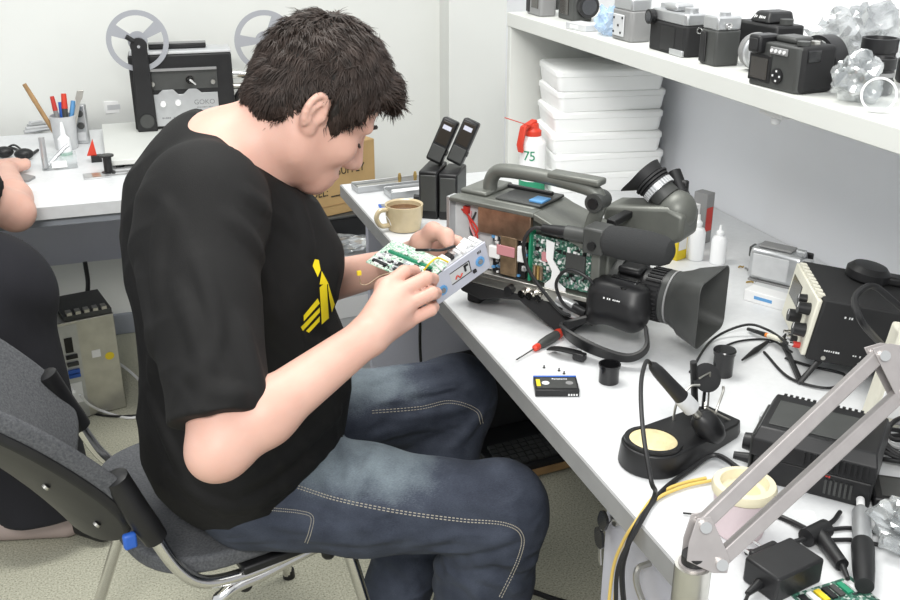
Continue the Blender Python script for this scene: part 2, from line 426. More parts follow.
    def mesh(s, name, smooth=1):
        v, q = s.verts()
        if smooth:
            for _ in range(smooth):
                acc = np.zeros_like(v); c = np.zeros(len(v))
                for i in range(4):
                    for j in ((i+1) % 4, (i-1) % 4):
                        np.add.at(acc, q[:, i], v[q[:, j]]); np.add.at(c, q[:, i], 1)
                v = 0.5*v+0.5*acc/np.maximum(c, 1)[:, None]
        me = bpy.data.meshes.new(name)
        me.vertices.add(len(v)); me.vertices.foreach_set('co', v.astype(np.float32).ravel())
        me.loops.add(len(q)*4); me.loops.foreach_set('vertex_index', q.astype(np.int32).ravel())
        me.polygons.add(len(q)); me.polygons.foreach_set('loop_start', np.arange(0, len(q)*4, 4, dtype=np.int32))
        me.update(calc_edges=True); me.validate()
        me.shade_smooth()
        return me
def wob(g, fx, fy, fz, ph=0.0):        # cheap smooth noise: warped sines
    x, y, z = g
    return np.sin(fx*x+1.7*np.sin(0.6*fy*y+ph)+0.9*np.sin(0.5*fz*z))*np.sin(fy*y+1.3*np.sin(0.55*fz*z+2*ph))*0.6+0.4*np.sin(fz*z+1.5*np.sin(0.5*fx*x-ph))
# ================================================================== the setting
XW, YW = 1.344, 3.40
DZ = 0.74
struct(MB().b2((-2.6, -1.4, -0.06), (XW+0.1, YW+0.1, 0)).build('floor', 'carpet'))
struct(MB().b2((-2.6, YW, 0), (XW+0.1, YW+0.1, 2.75)).build('wall_back', 'wall'))
struct(MB().b2((XW, -1.4, 0), (XW+0.1, YW, 2.75)).build('wall_right', 'wall_r'))
struct(MB().b2((1.135, 3.30, 0), (XW, YW, 2.75)).build('trim_1', 'wall'))
struct(MB().b2((-2.6, YW-0.015, 0), (1.135, YW, 0.075)).build('baseboard_back', 'base_grey', bevel=0.003))

# ---- right-hand workbench
desk = thing('work_desk', 'long white laminate workbench along the side wall covered with camera gear', 'desk', (0.94, 1.3, 0))
def dl(a, b): return (tuple(Vector(a)-Vector((0.94, 1.3, 0))), tuple(Vector(b)-Vector((0.94, 1.3, 0))))
MB().b2(*dl((0.548, 0.0, 0.712), (XW-0.002, 2.44, DZ))).build('desk_top', 'desk', desk, 0.0015)
MB().b2(*dl((0.544, 0.0, 0.709), (0.548, 2.44, DZ-0.0008))).build('edge_band', 'desk_edge', desk)
MB().b2(*dl((0.548, 2.44, 0.709), (XW-0.002, 2.4435, DZ-0.0008))).build('edge_band', 'desk_edge', desk)
MB().b2(*dl((0.60, 2.385, 0.0), (XW-0.03, 2.41, 0.708))).build('end_panel', 'panel_blue', desk, 0.001)
MB().b2(*dl((1.20, 0.05, 0.25), (1.222, 2.38, 0.708))).build('modesty_panel', 'panel_blue', desk, 0.001)
MB().b2(*dl((0.585, 1.035, 0.66), (0.61, 2.38, 0.708))).build('front_rail', 'beam', desk, 0.001)
MB().b2(*dl((0.60, 0.03, 0.0), (1.19, 0.055, 0.658))).build('end_panel', 'panel_blue', desk, 0.001)

# ---- drawer pedestal under the bench
ped = thing('drawer_pedestal', 'pale grey drawer pedestal under the bench with keys in its lock', 'drawers', (0.86, 0.79, 0))
MB().b2((-0.265, -0.235, 0.02), (0.27, 0.235, 0.700)).build('body', 'drawer', ped, 0.002)
for i, (z0, z1) in enumerate(((0.50, 0.692), (0.27, 0.495), (0.04, 0.265))):
    dr = MB().b2((-0.283, -0.230, z0), (-0.265, 0.230, z1)).build('drawer', 'drawer', ped, 0.002)
    hk = [(-0.283, 0.110, z1-0.030), (-0.302, 0.108, z1-0.034), (-0.306, 0.095, z1-0.055), (-0.306, 0.04, z1-0.080), (-0.302, -0.02, z1-0.085), (-0.283, -0.03, z1-0.08)]
    MB().tube(catmull(hk, 5), 0.004, 8).build('handle', 'steel', dr)
for (y, z) in ((0.196, 0.672),): 
    lk = MB().cyl((-0.283, y, z), (-0.291, y, z), 0.009, n=16).build('lock', 'steel', ped)
for k, (dy, dz, an) in enumerate(((0.015, -0.004, 20), (0.022, -0.036, -10))):
    mt = T(-0.302, 0.196+dy-0.008, 0.672+dz) @ R(an, 'X') @ R(90, 'Y')
    ky = MB(mt).prism(rrect(0.030, 0.022, 0.010), -0.002, 0.002).build('key', 'black_gloss', ped)
    MB(mt).box((0.026, 0, 0), (0.026, 0.006, 0.0018)).build('key_blade', 'chrome', ky)
MB().tube([(-0.291, 0.196, 0.672), (-0.300, 0.194, 0.666), (-0.303, 0.202, 0.654)], 0.0015, 6).build('key_ring', 'chrome', ped)

# ---- back desk
bd = thing('side_desk', 'white desk against the back wall holding the film projector', 'desk', (-0.65, 2.88, 0))
def bl(a, b): o = Vector((-0.65, 2.88, 0)); return (tuple(Vector(a)-o), tuple(Vector(b)-o))
MB().b2(*bl((-1.7, 2.484, 0.712), (0.34, 3.30, DZ))).build('desk_top', 'desk', bd, 0.0015)
MB().b2(*bl((-1.7, 2.480, 0.709), (0.34, 2.484, DZ-0.0008))).build('edge_band', 'light_grey', bd)
MB().b2(*bl((-1.7, 3.20, 0.342), (0.32, 3.22, 0.708))).build('modesty_panel', 'panel_blue', bd, 0.001)
MB().b2(*bl((0.30, 2.52, 0.0), (0.322, 3.195, 0.708))).build('end_panel', 'panel_blue', bd, 0.001)
MB().b2(*bl((-1.68, 2.52, 0.0), (-1.658, 3.195, 0.708))).build('end_panel', 'panel_blue', bd, 0.001)
MB().b2(*bl((-1.65, 2.50, 0.685), (0.298, 2.515, 0.708))).build('front_rail', 'base_grey', bd, 0.001)

# ---- shelf standing on the bench
sh = thing('shelf_unit', 'white shelf unit standing on the bench with old cameras on top', 'shelf', (1.17, 1.3, DZ))
def sl_(a, b): o = Vector((1.17, 1.3, DZ)); return (tuple(Vector(a)-o), tuple(Vector(b)-o))
MB().b2(*sl_((0.995, 0.1, 1.116), (XW-0.002, 2.44, 1.15))).build('shelf_board', 'panel', sh, 0.0015)
MB().b2(*sl_((0.997, 2.418, DZ+0.0005), (XW-0.002, 2.438, 1.1155))).build('side_panel', 'panel', sh, 0.001)
b1 = MB().b2(*sl_((1.02, 1.335, 1.100), (1.06, 1.395, 1.1155))); b1.cyl(*sl_((1.03, 1.36, 1.088), (1.03, 1.36, 1.1)), 0.008).build('shelf_clip', 'white', sh, 0.003)
MB().b2(*sl_((0.997, 0.102, DZ+0.0005), (XW-0.002, 0.122, 1.1155))).build('side_panel', 'panel', sh, 0.001)
# ================================================================== chair
CH = thing('office_chair', 'grey upholstered stacking chair with chrome tube legs under the seated man', 'chair', (0.13, 1.60, 0), 15)
def seat_pt(u, v, top):     # u -1..1 back to front, v -1..1 right to left
    x = u*0.215; y = v*0.215
    z = 0.452 - 0.020*max(0, u-0.55)**1.3*2 + 0.012*abs(v)**2.5 + 0.012*max(0, -u-0.5)
    return (x, y, z if top else z-0.032)
def sq(u, v):               # squircle outline
    k = max(abs(u), abs(v)); n = 3.4
    s = (abs(u)**n+abs(v)**n)**(1/n)
    return (u*k/s, v*k/s) if s > 1e-6 else (0, 0)
mb = MB(); N = 18; vs_ = []; fs = []
for top in (1, 0):
    for i in range(N+1):
        for j in range(N+1): vs_.append(seat_pt(*sq(-1+2*i/N, -1+2*j/N), top))
W = (N+1)
for i in range(N):
    for j in range(N):
        a = i*W+j; fs.append((a, a+W, a+W+1, a+1)); o = W*W; fs.append((o+a, o+a+1, o+a+W+1, o+a+W))
per = [(i, 0) for i in range(N)]+[(N, j) for j in range(N)]+[(i, N) for i in range(N, 0, -1)]+[(0, j) for j in range(N, 0, -1)]
for t in range(len(per)):
    (i, j), (k, l) = per[t], per[(t+1) % len(per)]
    a, b = i*W+j, k*W+l; fs.append((a, b, b+W*W, a+W*W))
mb.add(vs_, fs); mb.build('seat', 'seat_fabric', CH, 0.008, seg=3)
# backrest : curved, reclined
def back_grid(off, x0, x1, w, t0=0.0, t1=1.0, nu=16, nv=16, crv=0.10):
    g = []
    for i in range(nu+1):
        t = t0+(t1-t0)*i/nu; row = []
        for j in range(nv+1):
            v = -1+2*j/nv
            uu, vv = sq(2*t-1, v); tt = (uu+1)/2
            X = -0.195+0.01+(-0.30)*(tt*0.62+0.38*tt*tt)-0.06 + crv*vv*vv - 0.03
            Z = 0.50+0.37*tt
            nx, nz = 0.80, 0.60
            row.append((X+nx*off, vv*w, Z+nz*off))
        g.append(row)
    return g
def two_sided(name, o0, o1, w, m, bev, t0=0, t1=1):
    a = back_grid(o0, 0, 0, w, t0, t1); b = back_grid(o1, 0, 0, w, t0, t1); nu = len(a)-1; nv = len(a[0])-1
    v = [p for r in a for p in r]+[p for r in b for p in r]; f = []; Wd = nv+1; o = Wd*(nu+1)
    for i in range(nu):
        for j in range(nv):
            q = i*Wd+j; f.append((q, q+1, q+Wd+1, q+Wd)); f.append((o+q, o+q+Wd, o+q+Wd+1, o+q+1))
    per = [(i, 0) for i in range(nu)]+[(nu, j) for j in range(nv)]+[(i, nv) for i in range(nu, 0, -1)]+[(0, j) for j in range(nv, 0, -1)]
    for t in range(len(per)):
        (i, j), (k, l) = per[t], per[(t+1) % len(per)]; x, y = i*Wd+j, k*Wd+l; f.append((x, y, y+o, x+o))
    return MB().add(v, f).build(name, m, CH, bev, seg=3)
two_sided('backrest', 0.0, 0.030, 0.215, 'seat_fabric', 0.010)
bs = two_sided('back_shell', -0.016, -0.0005, 0.212, 'black', 0.004)
for v, t in ((-0.75, 0.18), (-0.75, 0.42)):
    X = -0.215-0.06+0.01+0.02-0.30*(t*0.62+0.38*t*t)+0.10*v*v-0.03; Z = 0.50+0.37*t
    n = Vector((-0.8, 0, -0.6)); p = Vector((X, v*0.212, Z))+n*0.016
    MB().cyl(p, p+n*0.004, 0.006, n=12).build('screw', 'steel', bs)
for s in (-1, 1):
    Y = s*0.205
    up = [(-0.238, Y*0.98, 0.63), (-0.210, Y, 0.56), (-0.172, Y, 0.465), (-0.13, Y, 0.418), (-0.06, Y, 0.405), (0.0, Y, 0.408), (0.06, Y, 0.412)]
    MB().tube(catmull(up, 6), 0.011, 12).build('side_tube', 'chrome', CH)
    MB().tube(catmull([(-0.245, Y*0.98, 0.655), (-0.238, Y*0.98, 0.635), (-0.218, Y, 0.58), (-0.198, Y, 0.53)], 5), [0.012]+[0.020]*13+[0.019]*2, 12).build('tube_sleeve', 'black', CH)
    leg = [(-0.25, Y+s*0.05, 0.0), (-0.13, Y+s*0.008, 0.33), (-0.10, Y+s*0.004, 0.385), (-0.03, Y, 0.392), (0.06, Y, 0.405), (0.105, Y, 0.400), (0.128, Y+s*0.002, 0.37), (0.20, Y+s*0.03, 0.0)]
    MB().tube(catmull(leg, 7), 0.0115, 12).build('leg_tube', 'chrome', CH)
    MB().box((0.0, Y-s*0.006, 0.420), (0.14, 0.045, 0.016)).build('bracket', 'black', CH, 0.004)
    for x in (-0.06, 0.095):
        MB().sph((x, Y-s*0.012, 0.374), 0.013, 12, 8).build('bumper', 'black', CH)
    for p in (leg[0], leg[-1]):
        MB().cyl((p[0], p[1], 0.0), (p[0], p[1], 0.02), 0.014, 0.013, 12).build('foot_cap', 'black', CH)
MB().b2((-0.05, -0.205, 0.395), (-0.02, 0.205, 0.412)).build('cross_bar', 'chrome', CH)
MB().b2((0.06, -0.205, 0.398), (0.09, 0.205, 0.414)).build('cross_bar', 'chrome', CH)
MB().box((-0.238, -0.212, 0.545), (0.02, 0.012, 0.026)).build('blue_clip', 'blue', CH, 0.004)

# ================================================================== the man
MAN = thing('person', 'seated man in black t-shirt and blue jeans bending over a circuit board', 'person', (0, 0, 0))
A = lambda v: np.array(v, np.float32)
# joints
SHR = dep(203, 208, 1.33); ELR = dep(221, 446, 1.235); WRR = dep(368, 336, 1.31)
SHL = Vector((0.14, 1.66, 1.02)); ELL = dep(285, 292, 1.78); WRL = dep(398, 264, 1.61)
NB = dep(222, 170, 1.47); NT = dep(292, 128, 1.46)
EAR = dep(318, 120, 1.385)
ps, th, ph = math.radians(5), math.radians(37), math.radians(4)
hf = Vector((math.cos(ps)*math.cos(th), math.sin(ps)*math.cos(th), -math.sin(th)))
hs = Vector((-math.sin(ps), math.cos(ps), 0)); hu = hs.cross(hf)*-1
if hu.z < 0: hu = -hu
hs, hu = hs*math.cos(ph)+hu*math.sin(ph), hu*math.cos(ph)-hs*math.sin(ph)
HS = 1.0
HC = EAR + hs*0.080*HS
HR = Matrix((hf, hs, hu)).transposed()
def hp(f, s, u): return HC + (HR @ Vector((f, s, u)))*HS

b = SDF((-0.02, 0.98, 0.60), (0.58, 1.86, 1.36), 0.0026)
def he(c, r, k=0.01, op='u', rot=None):
    b.ell(hp(*c), [x*HS for x in r], k, HR if rot is None else HR @ rot.to_3x3(), op)
def hc(p, q, r0, r1, k=0.01, op='u'): b.cone(hp(*p), hp(*q), r0*HS, r1*HS, k, op)
he((0.004, 0, 0.043), (0.086, 0.072, 0.078), 0)
he((0.035, 0, 0.040), (0.060, 0.062, 0.062), 0.02)
he((0.036, 0, -0.030), (0.056, 0.056, 0.072), 0.03)
for s in (-1, 1):
    hc((-0.002, s*0.054, -0.035), (0.008, s*0.050, -0.056), 0.020, 0.018, 0.02)
    hc((0.006, s*0.050, -0.056), (0.066, s*0.014, -0.082), 0.019, 0.018, 0.025)
    he((0.062, s*0.040, -0.018), (0.028, 0.022, 0.026), 0.02)
    hc((0.082, s*0.042, 0.026), (0.092, s*0.010, 0.024), 0.010, 0.010, 0.012)
he((0.074, 0, -0.085), (0.019, 0.022, 0.017), 0.02)
he((0.074, 0, -0.064), (0.024, 0.032, 0.028), 0.02)
for s in (-1, 1):
    he((0.100, s*0.031, 0.006), (0.016, 0.019, 0.013), 0.012, 's')
    he((0.076, s*0.031, 0.005), (0.0145, 0.0145, 0.0135), 0.004)
hc((0.092, 0, 0.014), (0.113, 0, -0.026), 0.0085, 0.0125, 0.012)
he((0.112, 0, -0.031), (0.0135, 0.0125, 0.011), 0.006)
for s in (-1, 1):
    he((0.101, s*0.013, -0.034), (0.012, 0.008, 0.009), 0.006)
    he((0.106, s*0.008, -0.045), (0.005, 0.004, 0.004), 0.002, 's')
he((0.093, 0, -0.0605), (0.011, 0.024, 0.0065), 0.006)
he((0.090, 0, -0.0730), (0.012, 0.021, 0.0070), 0.006)
hc((0.104, -0.020, -0.0665), (0.104, 0.020, -0.0665), 0.0016, 0.0016, 0.004, 's')
for s in (-1, 1):                                             # ears
    er = Matrix.Rotation(math.radians(-s*22), 4, 'Z') @ Matrix.Rotation(math.radians(-14), 4, 'Y')
    er3 = er.to_3x3()
    ec = Vector((-0.012, s*0.078, 0.004))
    he(tuple(ec), (0.0175, 0.0075, 0.029), 0.006, 'u', er)
    q = ec + er3 @ Vector((0.001, s*0.008, 0.002)); he(tuple(q), (0.011, 0.0065, 0.018), 0.005, 's', er)
    rim = [ec + er3 @ Vector((0.0155*math.cos(a), s*0.005, 0.003+0.0255*math.sin(a))) for a in np.linspace(-0.2, 4.0, 12)]
    for i in range(11): hc(tuple(rim[i]), tuple(rim[i+1]), 0.0042, 0.0042, 0.003)
    an = [ec + er3 @ Vector((x, s*0.005, z)) for x, z in ((0.004, 0.016), (-0.006, 0.006), (-0.006, -0.010), (0.004, -0.017))]
    for i in range(3): hc(tuple(an[i]), tuple(an[i+1]), 0.0035, 0.0035, 0.004)
    he(tuple(ec+er3 @ Vector((0.004, s*0.002, -0.024))), (0.009, 0.005, 0.008), 0.006)
    he(tuple(ec+er3 @ Vector((0.017, s*0.002, -0.004))), (0.005, 0.006, 0.008), 0.005)
# neck + inner torso
b.cone(dep(238, 158, 1.47), NT, 0.072, 0.062, 0.02); b.cone(NT, hp(-0.015, 0, 0.0), 0.062, 0.062, 0.025)
b.cone(hp(0.0, 0.0, -0.04), NB, 0.045, 0.065, 0.03)
b.cone(NB, Vector((0.15, 1.49, 0.92)), 0.082, 0.10, 0.03)
b.cone(NB, SHR, 0.055, 0.045, 0.03); b.cone(NB, SHL, 0.055, 0.045, 0.03)
# right arm
def arm(sh, el, wr, k=0.02):
    b.cone(sh, el, 0.050, 0.039, k)
    d = (wr-el); m = el+d*0.28
    b.cone(el, m, 0.036, 0.0385, k); b.cone(m, wr, 0.0385, 0.0255, k)
arm(SHR, ELR, WRR); arm(SHL, ELL, WRL)
b.ell(ELR+Vector((-0.012, -0.004, -0.010)), (0.027, 0.027, 0.027), 0.02)
# right hand
def finger(pts, r, k=0.0025): b.chain(pts, r, k)
mI, mM, mR, mP = dep(388, 285, 1.375), dep(399, 292, 1.370), dep(407, 305, 1.370), dep(408, 321, 1.376)
for p, r in ((mI, 0.0128), (mM, 0.0128), (mR, 0.0122), (mP, 0.0115)): b.cone(WRR, p, 0.022, r, 0.007)
away = Vector(_f)
pal = (mI+mM+mR+mP)/4
b.cone(WRR+away*0.012, pal+away*0.018, 0.022, 0.020, 0.018)
finger([mI, dep(404, 272, 1.392), dep(414, 271, 1.420), dep(418, 276, 1.437)], [0.0112, 0.0098, 0.0086, 0.0074])
finger([mM, dep(426, 278, 1.386), dep(433, 279, 1.412), dep(432, 284, 1.436)], [0.0112, 0.0098, 0.0086, 0.0074])
finger([mR, dep(432, 293, 1.384), dep(436, 293, 1.412), dep(431, 295, 1.434)], [0.0106, 0.0094, 0.0084, 0.0072])
finger([mP, dep(431, 310, 1.388), dep(434, 307, 1.412), dep(430, 306, 1.430)], [0.0098, 0.0086, 0.0076, 0.0066])
tb = WRR.lerp(mI, 0.35)+away*0.02
finger([tb, dep(385, 288, 1.415), dep(402, 280, 1.432), dep(414, 279, 1.452)], [0.017, 0.0135, 0.0115, 0.0090], 0.010)
# left hand (thumb over the mechanism, fingers behind it)
nI, nM, nR, nP = dep(426, 244, 1.590), dep(428, 250, 1.60), dep(428, 257, 1.61), dep(426, 264, 1.615)
for p, r in ((nI, 0.015), (nM, 0.015), (nR, 0.015), (nP, 0.014)): b.cone(WRL, p, 0.024, r, 0.014)
finger([nI, dep(446, 238, 1.600), dep(458, 242, 1.590), dep(464, 250, 1.580)], [0.0125, 0.0108, 0.0094, 0.0082])
finger([nM, dep(450, 250, 1.612), dep(462, 255, 1.602), dep(468, 260, 1.59)], [0.0125, 0.0108, 0.0094, 0.0082])
finger([nR, dep(448, 259, 1.618), dep(459, 263, 1.61), dep(465, 267, 1.60)], [0.0122, 0.0104, 0.0092, 0.0080])
finger([nP, dep(443, 268, 1.618), dep(453, 271, 1.61), dep(459, 273, 1.60)], [0.0112, 0.0095, 0.0084, 0.0074])
tl = WRL.lerp(nI, 0.45)
finger([tl, dep(421, 242, 1.560), dep(433, 231, 1.540), dep(446, 236, 1.520), dep(448, 243, 1.515)], [0.017, 0.0150, 0.0125, 0.0108, 0.0088], 0.010)
BODY = obj('body', b.mesh('body', 1), 'skin', MAN, ang=180)
# lips : a slightly redder patch of the same surface
BODY.data.materials.append(M('lip'))
me = BODY.data; co = np.zeros(len(me.polygons)*3, np.float32); me.polygons.foreach_get('center', co); co = co.reshape(-1, 3)
Lh = (co-np.array(HC)) @ np.array(HR)/HS
lipm = (Lh[:, 0] > 0.085) & (np.abs(Lh[:, 1]) < 0.022) & (Lh[:, 2] < -0.056) & (Lh[:, 2] > -0.078)
mi = np.where(lipm, 1, 0).astype(np.int32); me.polygons.foreach_set('material_index', mi)

# hair : close cap plus a few thousand strands
hb = SDF(np.array(HC)-0.2, np.array(HC)+0.2, 0.003)
hb.ell(hp(0.003, 0, 0.048), [x*HS for x in (0.096, 0.082, 0.092)], 0, HR)
hb.ell(hp(0.036, 0, 0.048), [x*HS for x in (0.066, 0.070, 0.066)], 0.02, HR)
hb.ell(hp(-0.044, 0, 0.002), [x*HS for x in (0.045, 0.066, 0.060)], 0.02, HR)
hb.ell(hp(0.075, 0, 0.082), [x*HS for x in (0.036, 0.058, 0.030)], 0.02, HR)
G = hb.grid(); gx = [G[i]-HC[i] for i in range(3)]
Lf = (gx[0]*hf.x+gx[1]*hf.y+gx[2]*hf.z)/HS; Ls = (gx[0]*hs.x+gx[1]*hs.y+gx[2]*hs.z)/HS; Lu = (gx[0]*hu.x+gx[1]*hu.y+gx[2]*hu.z)/HS
line = np.interp(Lf, [-0.14, -0.085, -0.052, -0.030, -0.020, -0.008, 0.008, 0.016, 0.026, 0.034, 0.046, 0.064, 0.080, 0.096, 0.125],
                     [-0.058, -0.060, -0.050, -0.014, 0.026, 0.036, 0.028, 0.0, -0.016, -0.012, 0.024, 0.064, 0.082, 0.082, 0.070]).astype(np.float32)
jit = 0.006*np.sin(Lf*420+Ls*160)+0.004*np.sin(Lf*900+1.3)
hb.d = np.maximum(hb.d + 0.0022*np.sin(Lf*210+2*np.sin(Ls*120)+Lu*90)*np.sin(Ls*170+Lu*120), (line+jit-Lu)*0.6*HS)
hme = hb.mesh('hair_cap', 1)
HAIR = obj('hair', hme, 'hair_root', MAN, ang=180)
rng = np.random.default_rng(4)
nv = len(hme.vertices); hv = np.zeros(nv*3, np.float32); hme.vertices.foreach_get('co', hv); hv = hv.reshape(-1, 3)
hn = np.zeros(nv*3, np.float32); hme.vertices.foreach_get('normal', hn); hn = hn.reshape(-1, 3)
Lv = (hv-np.array(HC)) @ np.array(HR)/HS; Ln = hn @ np.array(HR)
out = (((Lv/np.array([0.1, 0.08, 0.09]))**2).sum(1) > 0.55) & ~((np.abs(Lv[:, 0]+0.008) < 0.024) & (Lv[:, 2] < 0.046) & (np.abs(Lv[:, 1]) > 0.05))
cand = np.where(out & (Ln[:, 2] > -0.75))[0]
pick = rng.choice(cand, 17000)
sv = []; sf = []
crown = np.array([-0.045, 0.0, 0.13])
for q, i in enumerate(pick):
    p = Lv[i]; n = Ln[i]
    d = p-crown; d[2] *= 1.0
    if p[0] > 0.02: d = d + np.array([0.05, 0, -0.02])
    d = d-n*d.dot(n); d /= (np.linalg.norm(d)+1e-6)
    sw = 0.5*np.array([math.sin(p[1]*60+p[2]*40), math.sin(p[0]*55+p[2]*35), math.sin(p[0]*50+p[1]*45)])
    d = d+sw*0.9+rng.normal(0, 0.22, 3); d -= n*d.dot(n)*1.0; d /= (np.linalg.norm(d)+1e-6)
    L = rng.uniform(0.016, 0.030)*(0.75 if p[2] < 0.02 else 1.0)
    lift = rng.uniform(0.05, 0.30)
    side = np.cross(d, n); w = rng.uniform(0.0006, 0.0012)
    pts = [p - n*0.002, p+d*L*0.45+n*L*lift*0.55, p+d*L*0.95+n*L*lift*0.35]
    o = len(sv)
    for k, (pt, ww) in enumerate(zip(pts, (w, w*0.9, w*0.15))):
        sv += [pt-side*ww, pt+n*ww*0.7, pt+side*ww]
    for k in range(2):
        a = o+3*k; sf += [(a, a+1, a+4, a+3), (a+1, a+2, a+5, a+4)]
sv = np.array(sv)*HS @ np.array(HR).T + np.array(HC)
sme = bpy.data.meshes.new('hair_strands'); sme.from_pydata([tuple(x) for x in sv], [], sf); sme.update()
obj('hair_strands', sme, 'hair', HAIR, ang=180, kind='stuff')
# eyebrows and lashes
for s in (-1, 1):
    MB().tube(catmull([hp(0.101, s*0.014, 0.0285), hp(0.0985, s*0.030, 0.034), hp(0.089, s*0.046, 0.031)], 5), [0.0012, 0.0026, 0.0034, 0.0036, 0.0036, 0.0036, 0.0034, 0.003, 0.0025, 0.002, 0.001], 6).build('eyebrow', 'hair', MAN)
    MB().tube(catmull([hp(0.0915, s*0.020, -0.001), hp(0.0942, s*0.031, -0.0035), hp(0.0905, s*0.041, -0.002), hp(0.083, s*0.050, 0.001)], 5), 0.0016, 6).build('eyelashes', 'hair', MAN)

from mathutils.bvhtree import BVHTree
CV = Vector((0, 0, H))
def bvh(o):
    mm = o.data if hasattr(o, 'data') else o; return BVHTree.FromPolygons([v.co for v in mm.vertices], [p.vertices for p in mm.polygons])
def hit(tree, x, y, off=0.0012):
    d = Vector(ray(x, y)).normalized(); r = tree.ray_cast(CV, d)
    return None if r[0] is None else r[0]+r[1]*off*(1 if r[1].dot(d) < 0 else -1)
def cloth_folds(field, lines, r=0.010, up=0.004, k=0.010):      # raised folds where the cloth is pulled or bunched
    tmp = field.mesh('tmp', 1); tree = bvh(tmp); bpy.data.meshes.remove(tmp)
    for ln, sc in lines:
        c = catmull([(x, y, 0) for x, y in ln], 5); pts = [hit(tree, q.x, q.y, up-r) for q in c]; n = len(pts)
        for a in range(n-1):
            if pts[a] is None or pts[a+1] is None or (pts[a]-pts[a+1]).length > 0.05: continue
            f0 = math.sin(math.pi*(a+0.5)/n)**0.6*sc; f1_ = math.sin(math.pi*min(a+1.5, n-0.4)/n)**0.6*sc
            nrm = -Vector(ray(c[a].x, c[a].y)).normalized()
            field.cone(pts[a]-nrm*r*(1-f0)*0.8, pts[a+1]-nrm*r*(1-f1_)*0.8, r, r, k)

# ---- t-shirt
s_ = SDF((-0.08, 1.02, 0.44), (0.46, 1.80, 1.20), 0.004)
s_.ell((0.150, 1.505, 0.60), (0.165, 0.195, 0.16), 0)
s_.ell((0.168, 1.505, 0.72), (0.168, 0.190, 0.17), 0.05)
s_.ell((0.148, 1.50, 0.89), (0.146, 0.188, 0.18), 0.06, Matrix.Rotation(math.radians(10), 3, 'Y'))
s_.cone(SHR+Vector((0.01, 0.03, 0)), SHL+Vector((0.0, -0.03, 0)), 0.072, 0.072, 0.06)
s_.cone(NB+Vector((-0.005, 0.0, -0.025)), Vector((0.13, 1.5, 0.94)), 0.092, 0.12, 0.05)
s_.cone(SHR, SHR.lerp(ELR, 1.0), 0.068, 0.062, 0.07)
s_.cone(SHR.lerp(ELR, 0.25)+Vector((-0.03, 0.05, 0)), SHR.lerp(ELR, 0.6)+Vector((-0.02, 0.06, 0)), 0.06, 0.05, 0.05)
s_.cone(dep(212, 160, 1.50), dep(190, 200, 1.52), 0.072, 0.09, 0.05)
s_.cone(dep(268, 205, 1.50), dep(285, 260, 1.54), 0.062, 0.09, 0.05)
s_.cone(SHL, SHL.lerp(ELL, 0.80), 0.070, 0.066, 0.03)
d = (ELR-SHR).normalized()
G = s_.grid()
ru = (G[0]-SHR.x)*d.x+(G[1]-SHR.y)*d.y+(G[2]-SHR.z)*d.z
rl = np.sqrt(np.maximum((G[0]-SHR.x)**2+(G[1]-SHR.y)**2+(G[2]-SHR.z)**2-ru**2, 0))
LR = (ELR-SHR).length
s_.d = np.maximum(s_.d, np.where(rl < 0.105, ru-LR*0.90, -1))                                  # right sleeve hem
dl_ = (ELL-SHL).normalized(); lu = (G[0]-SHL.x)*dl_.x+(G[1]-SHL.y)*dl_.y+(G[2]-SHL.z)*dl_.z
# folds
def crease(ph, sharp=0.55): return (np.abs(np.sin(ph))**sharp-1)*(0.55+0.6*np.sin(15*G[0]+11*G[2]+0.8*ph*0.31)*np.sin(13*G[1]+9*G[2]))
fold = 0.0050*crease(42*(G[2]+0.75*G[0])+1.8*np.sin(9*G[1]+4*G[0]))*np.clip((0.80-G[2])/0.2, 0, 1)
fold += 0.0045*crease(46*(G[0]+0.6*G[2]+0.3*G[1])+1.4*np.sin(14*G[2]))*np.clip((G[0]-0.14)/0.12, 0, 1)
fold += 0.0038*crease(ru*30-40*G[0]+G[1]*16+1.5*np.sin(G[0]*25))*np.where(rl < 0.11, 1, 0)*np.clip((ru-0.06)/0.15, 0, 1)
fold += 0.0035*crease(40*(G[1]+0.8*G[2])+1.5*np.sin(12*G[0]))*np.clip((0.08-G[0])/0.06, 0, 1)
s_.d += fold.astype(np.float32)
s_.d = np.maximum(s_.d, (0.492+0.40*np.clip(G[0]-0.09, 0, 1)+0.10*np.clip(G[1]-1.4, 0, 1)-G[2]).astype(np.float32))
nd = (Vector(_r)*0.62+Vector(_u)*0.76-Vector(_f)*0.12).normalized(); NB_ = NB; NB = dep(247, 153, 1.47)                                                                       # neck opening
nu_ = (G[0]-NB.x)*nd.x+(G[1]-NB.y)*nd.y+(G[2]-NB.z)*nd.z
nl = np.sqrt(np.maximum((G[0]-NB.x)**2+(G[1]-NB.y)**2+(G[2]-NB.z)**2-nu_**2, 0))
s_.d = np.maximum(s_.d, np.where(nl < 0.14, nu_-0.004, -1).astype(np.float32))
s_.d = np.maximum(s_.d, -np.maximum(nl-0.076, -0.03-nu_)).astype(np.float32)
